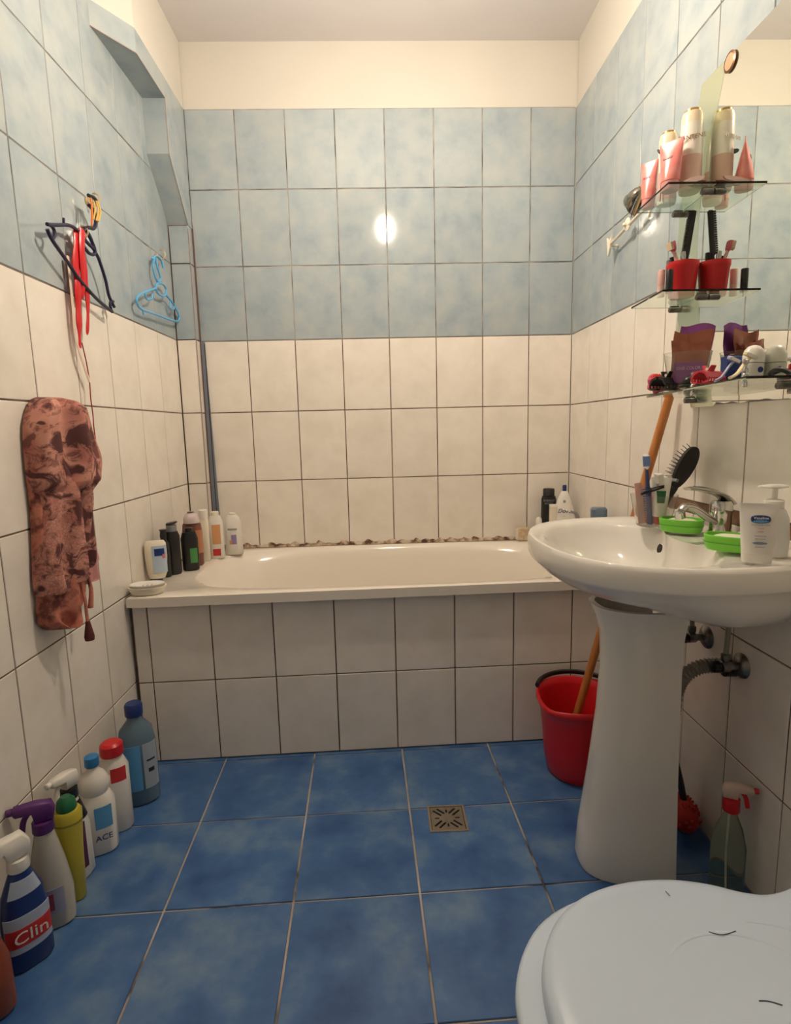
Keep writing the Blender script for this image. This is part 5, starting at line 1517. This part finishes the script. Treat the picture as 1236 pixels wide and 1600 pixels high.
P('cap', loft([(0.1565, 0.029, 0.023, 3, 0, 0), (0.200, 0.029, 0.023, 3, 0, 0), (0.206, 0.024, 0.018, 3, 0, 0)], 32), SL_, t)
t = thing('roll_on_bottle', 'slim white bottle with rounded top on the tub rim left of the black bottle', 'bottle', (1.226, -0.095, TZ))
P('body', lathe([(0.012, 0), (0.013, 0.003), (0.013, 0.080)], 18), WHITE, t)
P('cap', lathe([(0.0135, 0.0805), (0.0135, 0.100), (0.010, 0.110), (0.003, 0.114)], 18), WHITE, t)
t = thing('pumice_sponge', 'beige block sponge at the back of the tub by the wall, left of the basin', 'sponge', (1.176, -0.032, TZ), (0, 0, 0.1))
P('block', box(-0.030, 0.030, -0.018, 0.018, 0, 0.058, 0.004), noisy('sponge', [(0.35, (0.52, 0.38, 0.24)), (0.65, (0.70, 0.56, 0.38))], scale=60, rough=0.9, bump=0.6, rnd=False), t)
P('pale_side', box(-0.0312, -0.0304, -0.016, 0.016, 0.004, 0.054), IVORY, t, False)


# ---------------------------------------------------------------- hooks and hanging things, left wall
def ring_hook(y, z, lab):
    xw = XL + SL * y + 0.0008
    t = thing('wall_hook', lab, 'hook', (xw, y, z), 0, 'round brass hooks on the left wall')
    P('plate', xf(lathe([(0.010, 0), (0.010, 0.002), (0.006, 0.004)], 20), (0, 0, 0), (0, PI / 2, 0)), mat('brass', (0.70, 0.55, 0.33), 0.3, metal=0.8), t)
    P('ring', tube([(0.006 + 0.030 * (1 - math.cos(a)) * 0.5, -0.004 * math.sin(a), 0.004 - 0.018 * math.sin(a)) for a in [PI * 1.7 * i / 12 - 0.3 for i in range(13)]], 0.0024, n=8), mat('brass', (0.7, 0.55, 0.33), 0.3, metal=0.8), t)
    return t


ring_hook(-0.712, 1.758, 'round brass hook holding the orange bands on the left wall')
ring_hook(-0.800, 1.640, 'round brass hook holding the red ribbon on the left wall')
ring_hook(-0.212, 1.752, 'round brass hook holding the light blue hanger on the left wall')

HX = XL + 0.030


def H(pts, x=0.0):
    return [(x + SL * 0, y, z) for y, z in pts]


nh = thing('clothes_hanger', 'navy plastic clothes hanger hanging crooked on the left wall', 'hanger', (HX - 0.006, 0, 0))
R5 = 0.0048
P('arm', tube(H([(-0.992, 1.6), (-0.954, 1.611), (-0.902, 1.629), (-0.873, 1.635), (-0.851, 1.635), (-0.83, 1.633), (-0.816, 1.625), (-0.794, 1.618), (-0.771, 1.614), (-0.756, 1.609)]), R5), NAVY, nh)
P('crossbar', tube(H([(-0.994, 1.588), (-0.978, 1.57), (-0.941, 1.549), (-0.895, 1.524), (-0.859, 1.504), (-0.77, 1.4735), (-0.682, 1.457)]), R5), NAVY, nh)
P('end_loop', tube(H([(-0.992, 1.6), (-0.972, 1.602), (-0.962, 1.595), (-0.966, 1.580), (-0.978, 1.57)]), R5 * 0.9), NAVY, nh)
P('arm', tube(H([(-0.828, 1.643), (-0.800, 1.649), (-0.775, 1.640), (-0.756, 1.609), (-0.735, 1.591), (-0.706, 1.543), (-0.693, 1.501), (-0.664, 1.474)]), R5), NAVY, nh)
P('centre_loop', tube(H([(-0.832, 1.642), (-0.832, 1.619), (-0.817, 1.602), (-0.792, 1.592), (-0.764, 1.597), (-0.755, 1.613), (-0.768, 1.63), (-0.789, 1.645)]), R5), NAVY, nh)
P('hook', tube(H([(-0.810, 1.65), (-0.777, 1.664), (-0.752, 1.67), (-0.734, 1.688), (-0.731, 1.71), (-0.742, 1.723), (-0.764, 1.727)]), R5 * 1.1), NAVY, nh)
P('end_loop', tube(H([(-0.682, 1.457), (-0.691, 1.472), (-0.683, 1.488), (-0.667, 1.490)]), R5 * 0.9), NAVY, nh)
P('notch', tube(H([(-0.912, 1.630), (-0.910, 1.642)]), R5 * 0.7, smooth=False), NAVY, nh)

ob_ = thing('rubber_bands', 'orange and yellow rubber bands looped over the upper brass hook', 'rubber bands', (HX + 0.006, 0, 0))
for k, (dy, m_) in enumerate(((0.0, ORANGE), (0.010, YBAND), (-0.008, ORANGE), (0.018, YBAND), (0.024, YBAND))):
    zb = 1.664 if m_ is ORANGE else 1.685
    P('band', tube([(0.002 * k, -0.778 + dy, 1.742), (0.004 + 0.002 * k, -0.782 + dy * 1.3, 1.715), (0.002 * k, -0.786 + dy, zb)], 0.0034, n=6, flat=0.6), m_, ob_)
P('knot', tube([(0.003, -0.795, 1.741), (0.006, -0.770, 1.7445), (0.003, -0.748, 1.742)], 0.005, n=8), BLACK, ob_)

rb = thing('red_ribbon', 'shiny red ribbon with a long thin cord hanging from the lower brass hook', 'ribbon', (XL + 0.010, 0, 0))
P('strand', tube([(0.006, -0.835, 1.640), (0.010, -0.850, 1.60), (0.006, -0.857, 1.54), (0.008, -0.861, 1.49), (0.004, -0.862, 1.433), (0.003, -0.866, 1.377), (0.002, -0.871, 1.326)], 0.011, n=8, flat=0.45, rr=lambda s: 0.006 + 0.009 * math.sin(PI * min(1, 0.12 + s * 0.9)) + 0.002 * math.sin(s * 26)), RIBBON, rb)
P('strand', tube([(0.010, -0.815, 1.638), (0.012, -0.823, 1.60), (0.010, -0.818, 1.535), (0.008, -0.813, 1.483), (0.006, -0.817, 1.42), (0.004, -0.828, 1.367)], 0.010, n=8, flat=0.5, rr=lambda s: 0.009 * (1 - s) ** 0.5 + 0.003 + 0.0015 * math.sin(s * 22)), RIBBON, rb)
P('strand', tube([(0.016, -0.825, 1.640), (0.018, -0.838, 1.60), (0.017, -0.842, 1.56), (0.012, -0.838, 1.50), (0.008, -0.842, 1.46)], 0.010, n=8, flat=0.5, rr=lambda s: 0.012 * (1 - s) ** 0.4 + 0.002), RIBBON, rb)
P('pale_strand', tube([(-0.002, -0.878, 1.56), (0.0, -0.882, 1.45), (-0.001, -0.884, 1.36), (0.002, -0.878, 1.318), (0.003, -0.862, 1.280), (0.002, -0.838, 1.238)], 0.006, n=8, flat=0.35), WRIB, rb)
P('cord', tube([(0.004, -0.862, 1.34), (0.003, -0.846, 1.287), (0.002, -0.838, 1.238), (0.003, -0.843, 1.19), (0.002, -0.838, 1.15), (0.003, -0.842, 1.11), (0.002, -0.836, 1.06)], 0.0017, n=6), mat('dark_red_cord', (0.34, 0.02, 0.03), 0.7), rb)

bh = thing('clothes_hanger', 'light blue plastic hanger with small notches hanging near the corner', 'hanger', (XL + 0.020, 0, 0))
R4 = 0.0040
P('hook', tube(H([(-0.306, 1.714), (-0.285, 1.728), (-0.262, 1.737), (-0.232, 1.738), (-0.21, 1.729), (-0.201, 1.712)]), R4), SKY, bh)
P('neck', tube(H([(-0.282, 1.728), (-0.300, 1.700), (-0.302, 1.680), (-0.289, 1.655), (-0.261, 1.642)]), R4), SKY, bh)
P('neck', tube(H([(-0.268, 1.728), (-0.262, 1.700), (-0.245, 1.678), (-0.240, 1.662), (-0.26, 1.645)]), R4 * 0.9), SKY, bh)
P('centre_loop', tube(H([(-0.261, 1.642), (-0.211, 1.648), (-0.189, 1.635), (-0.212, 1.609), (-0.262, 1.601), (-0.294, 1.611), (-0.287, 1.63)]), R4, closed=True), SKY, bh)
P('frame', tube(H([(-0.289, 1.618), (-0.354, 1.595), (-0.43, 1.567), (-0.474, 1.545), (-0.478, 1.525), (-0.448, 1.513), (-0.371, 1.517), (-0.247, 1.524), (-0.107, 1.534), (-0.066, 1.548), (-0.066, 1.565), (-0.085, 1.580), (-0.128, 1.6), (-0.194, 1.616)]), R4), SKY, bh)
P('notch', tube(H([(-0.401, 1.577), (-0.391, 1.558), (-0.345, 1.568), (-0.334, 1.587)]), R4 * 0.8), SKY, bh)
P('notch', tube(H([(-0.111, 1.592), (-0.124, 1.576), (-0.16, 1.574), (-0.157, 1.60)]), R4 * 0.8), SKY, bh)
P('notch', tube(H([(-0.435, 1.512), (-0.429, 1.497)]), R4 * 0.8, smooth=False), SKY, bh)


# ---------------------------------------------------------------- printed blouse hanging on the wall
def cloth_layer(name, secs, depth, m, parent, x0=0.004, folds=5, amp=0.010, ph=0.0, n=60, dz=None, taper=0.0):
    """secs: (z, ymin, ymax) world; closed lofted drapery bulging from the wall"""
    rings = []
    K = smooth_path([Vector(s) for s in secs], 4)
    for j, s in enumerate(K):
        z, a, b = s
        f = j / (len(K) - 1)
        d = depth * (0.35 + 0.65 * min(1, f * 4)) if name != 'lining' else depth
        d *= 1 - taper * max(0, (f - 0.72) / 0.28)
        ring = []
        for i in range(n):
            t_ = 2 * PI * i / n
            cx, sy = math.cos(t_), math.sin(t_)
            yy = (a + b) / 2 + (b - a) / 2 * math.copysign(abs(cx) ** 0.8, cx)
            bul = max(0, sy)
            u_ = (cx + 1) / 2
            fold = amp * math.sin(folds * PI * u_ + ph + 1.6 * math.sin(3 * f + ph)) + amp * 0.5 * math.sin(folds * 2.3 * PI * u_ + 4 * f + ph)
            xx = x0 + (d * bul ** 0.7 + fold * bul if sy > 0 else 0.0005 * sy)
            zz = z + (dz(u_) * f ** 3 if dz else 0)
            ring.append((max(xx, x0 - 0.001), yy + 0.004 * math.sin(7 * f + 9 * u_), zz))
        rings.append(ring)
    return P(name, rings_mesh(rings), m, parent, flat_angle=80)


cl = thing('printed_blouse', 'coral blouse with dark leaf and lattice print hanging on the left wall', 'blouse', (XL - 0.007, 0, 1.185))
o = lambda L: [(z - 1.185, a, b) for z, a, b in L]
cloth_layer('upper_folds', o([(1.183, -1.075, -1.045), (1.179, -1.092, -1.028), (1.172, -1.108, -0.998), (1.151, -1.126, -0.965), (1.115, -1.142, -0.932), (1.071, -1.146, -0.908), (1.034, -1.146, -0.888), (1.0, -1.146, -0.890), (0.975, -1.142, -0.905), (0.950, -1.134, -0.935), (0.915, -1.128, -0.960), (0.88, -1.122, -0.980)]), 0.082, FABRIC, cl, amp=0.016, folds=4, n=84, taper=0.7)
cloth_layer('front_panel', o([(1.04, -1.12, -1.0), (1.0, -1.135, -0.985), (0.94, -1.142, -0.975), (0.89, -1.148, -0.978), (0.84, -1.156, -0.985), (0.789, -1.166, -0.990), (0.755, -1.172, -0.995), (0.738, -1.173, -0.998)]), 0.074, FABRIC, cl, amp=0.013, folds=5, ph=0.6, n=84, dz=lambda u: -0.022 + 0.045 * u)
cloth_layer('side_layer', o([(0.995, -1.150, -1.07), (0.934, -1.154, -1.08), (0.886, -1.156, -1.08), (0.817, -1.160, -1.09), (0.746, -1.166, -1.09), (0.70, -1.160, -1.10)]), 0.030, FABRIC2, cl, amp=0.005, folds=3, ph=2.2, n=36)
cloth_layer('sleeve', o([(0.965, -0.990, -0.925), (0.935, -0.990, -0.922), (0.909, -0.99, -0.928), (0.877, -0.99, -0.950), (0.812, -1.0, -0.940), (0.757, -1.01, -0.915), (0.746, -1.01, -0.938), (0.705, -1.01, -0.934), (0.698, -1.004, -0.952)]), 0.040, mat('pink_frill', (0.55, 0.24, 0.22), 0.85), cl, amp=0.006, folds=3, ph=1.0, n=36)
cloth_layer('lining', o([(0.79, -1.160, -1.014), (0.72, -1.170, -1.020), (0.677, -1.176, -1.030), (0.651, -1.168, -1.052), (0.631, -1.150, -1.078), (0.622, -1.135, -1.105)]), 0.056, FABRIC2, cl, amp=0.012, folds=4, ph=0.7)
P('drawstring', tube([(0.066, -1.085, -0.455), (0.077, -1.092, -0.50), (0.075, -1.088, -0.54), (0.077, -1.090, -0.565)], 0.0055, n=8, flat=0.6), FABRIC2, cl)
P('tassel', xf(loft([(0, 0.011, 0.011, 2, 0, 0), (0.01, 0.012, 0.012, 2, 0, 0), (0.05, 0.005, 0.005, 2, 0, 0)], 14), (0.077, -1.090, -0.607)), mat('dark_tassel', (0.10, 0.02, 0.015), 0.8), cl)
P('drawstring', tube([(0.056, -1.035, -0.44), (0.062, -1.030, -0.49), (0.058, -1.034, -0.540)], 0.0055, n=8, flat=0.7, rr=lambda s: 0.004 + 0.005 * s), FABRIC2, cl)
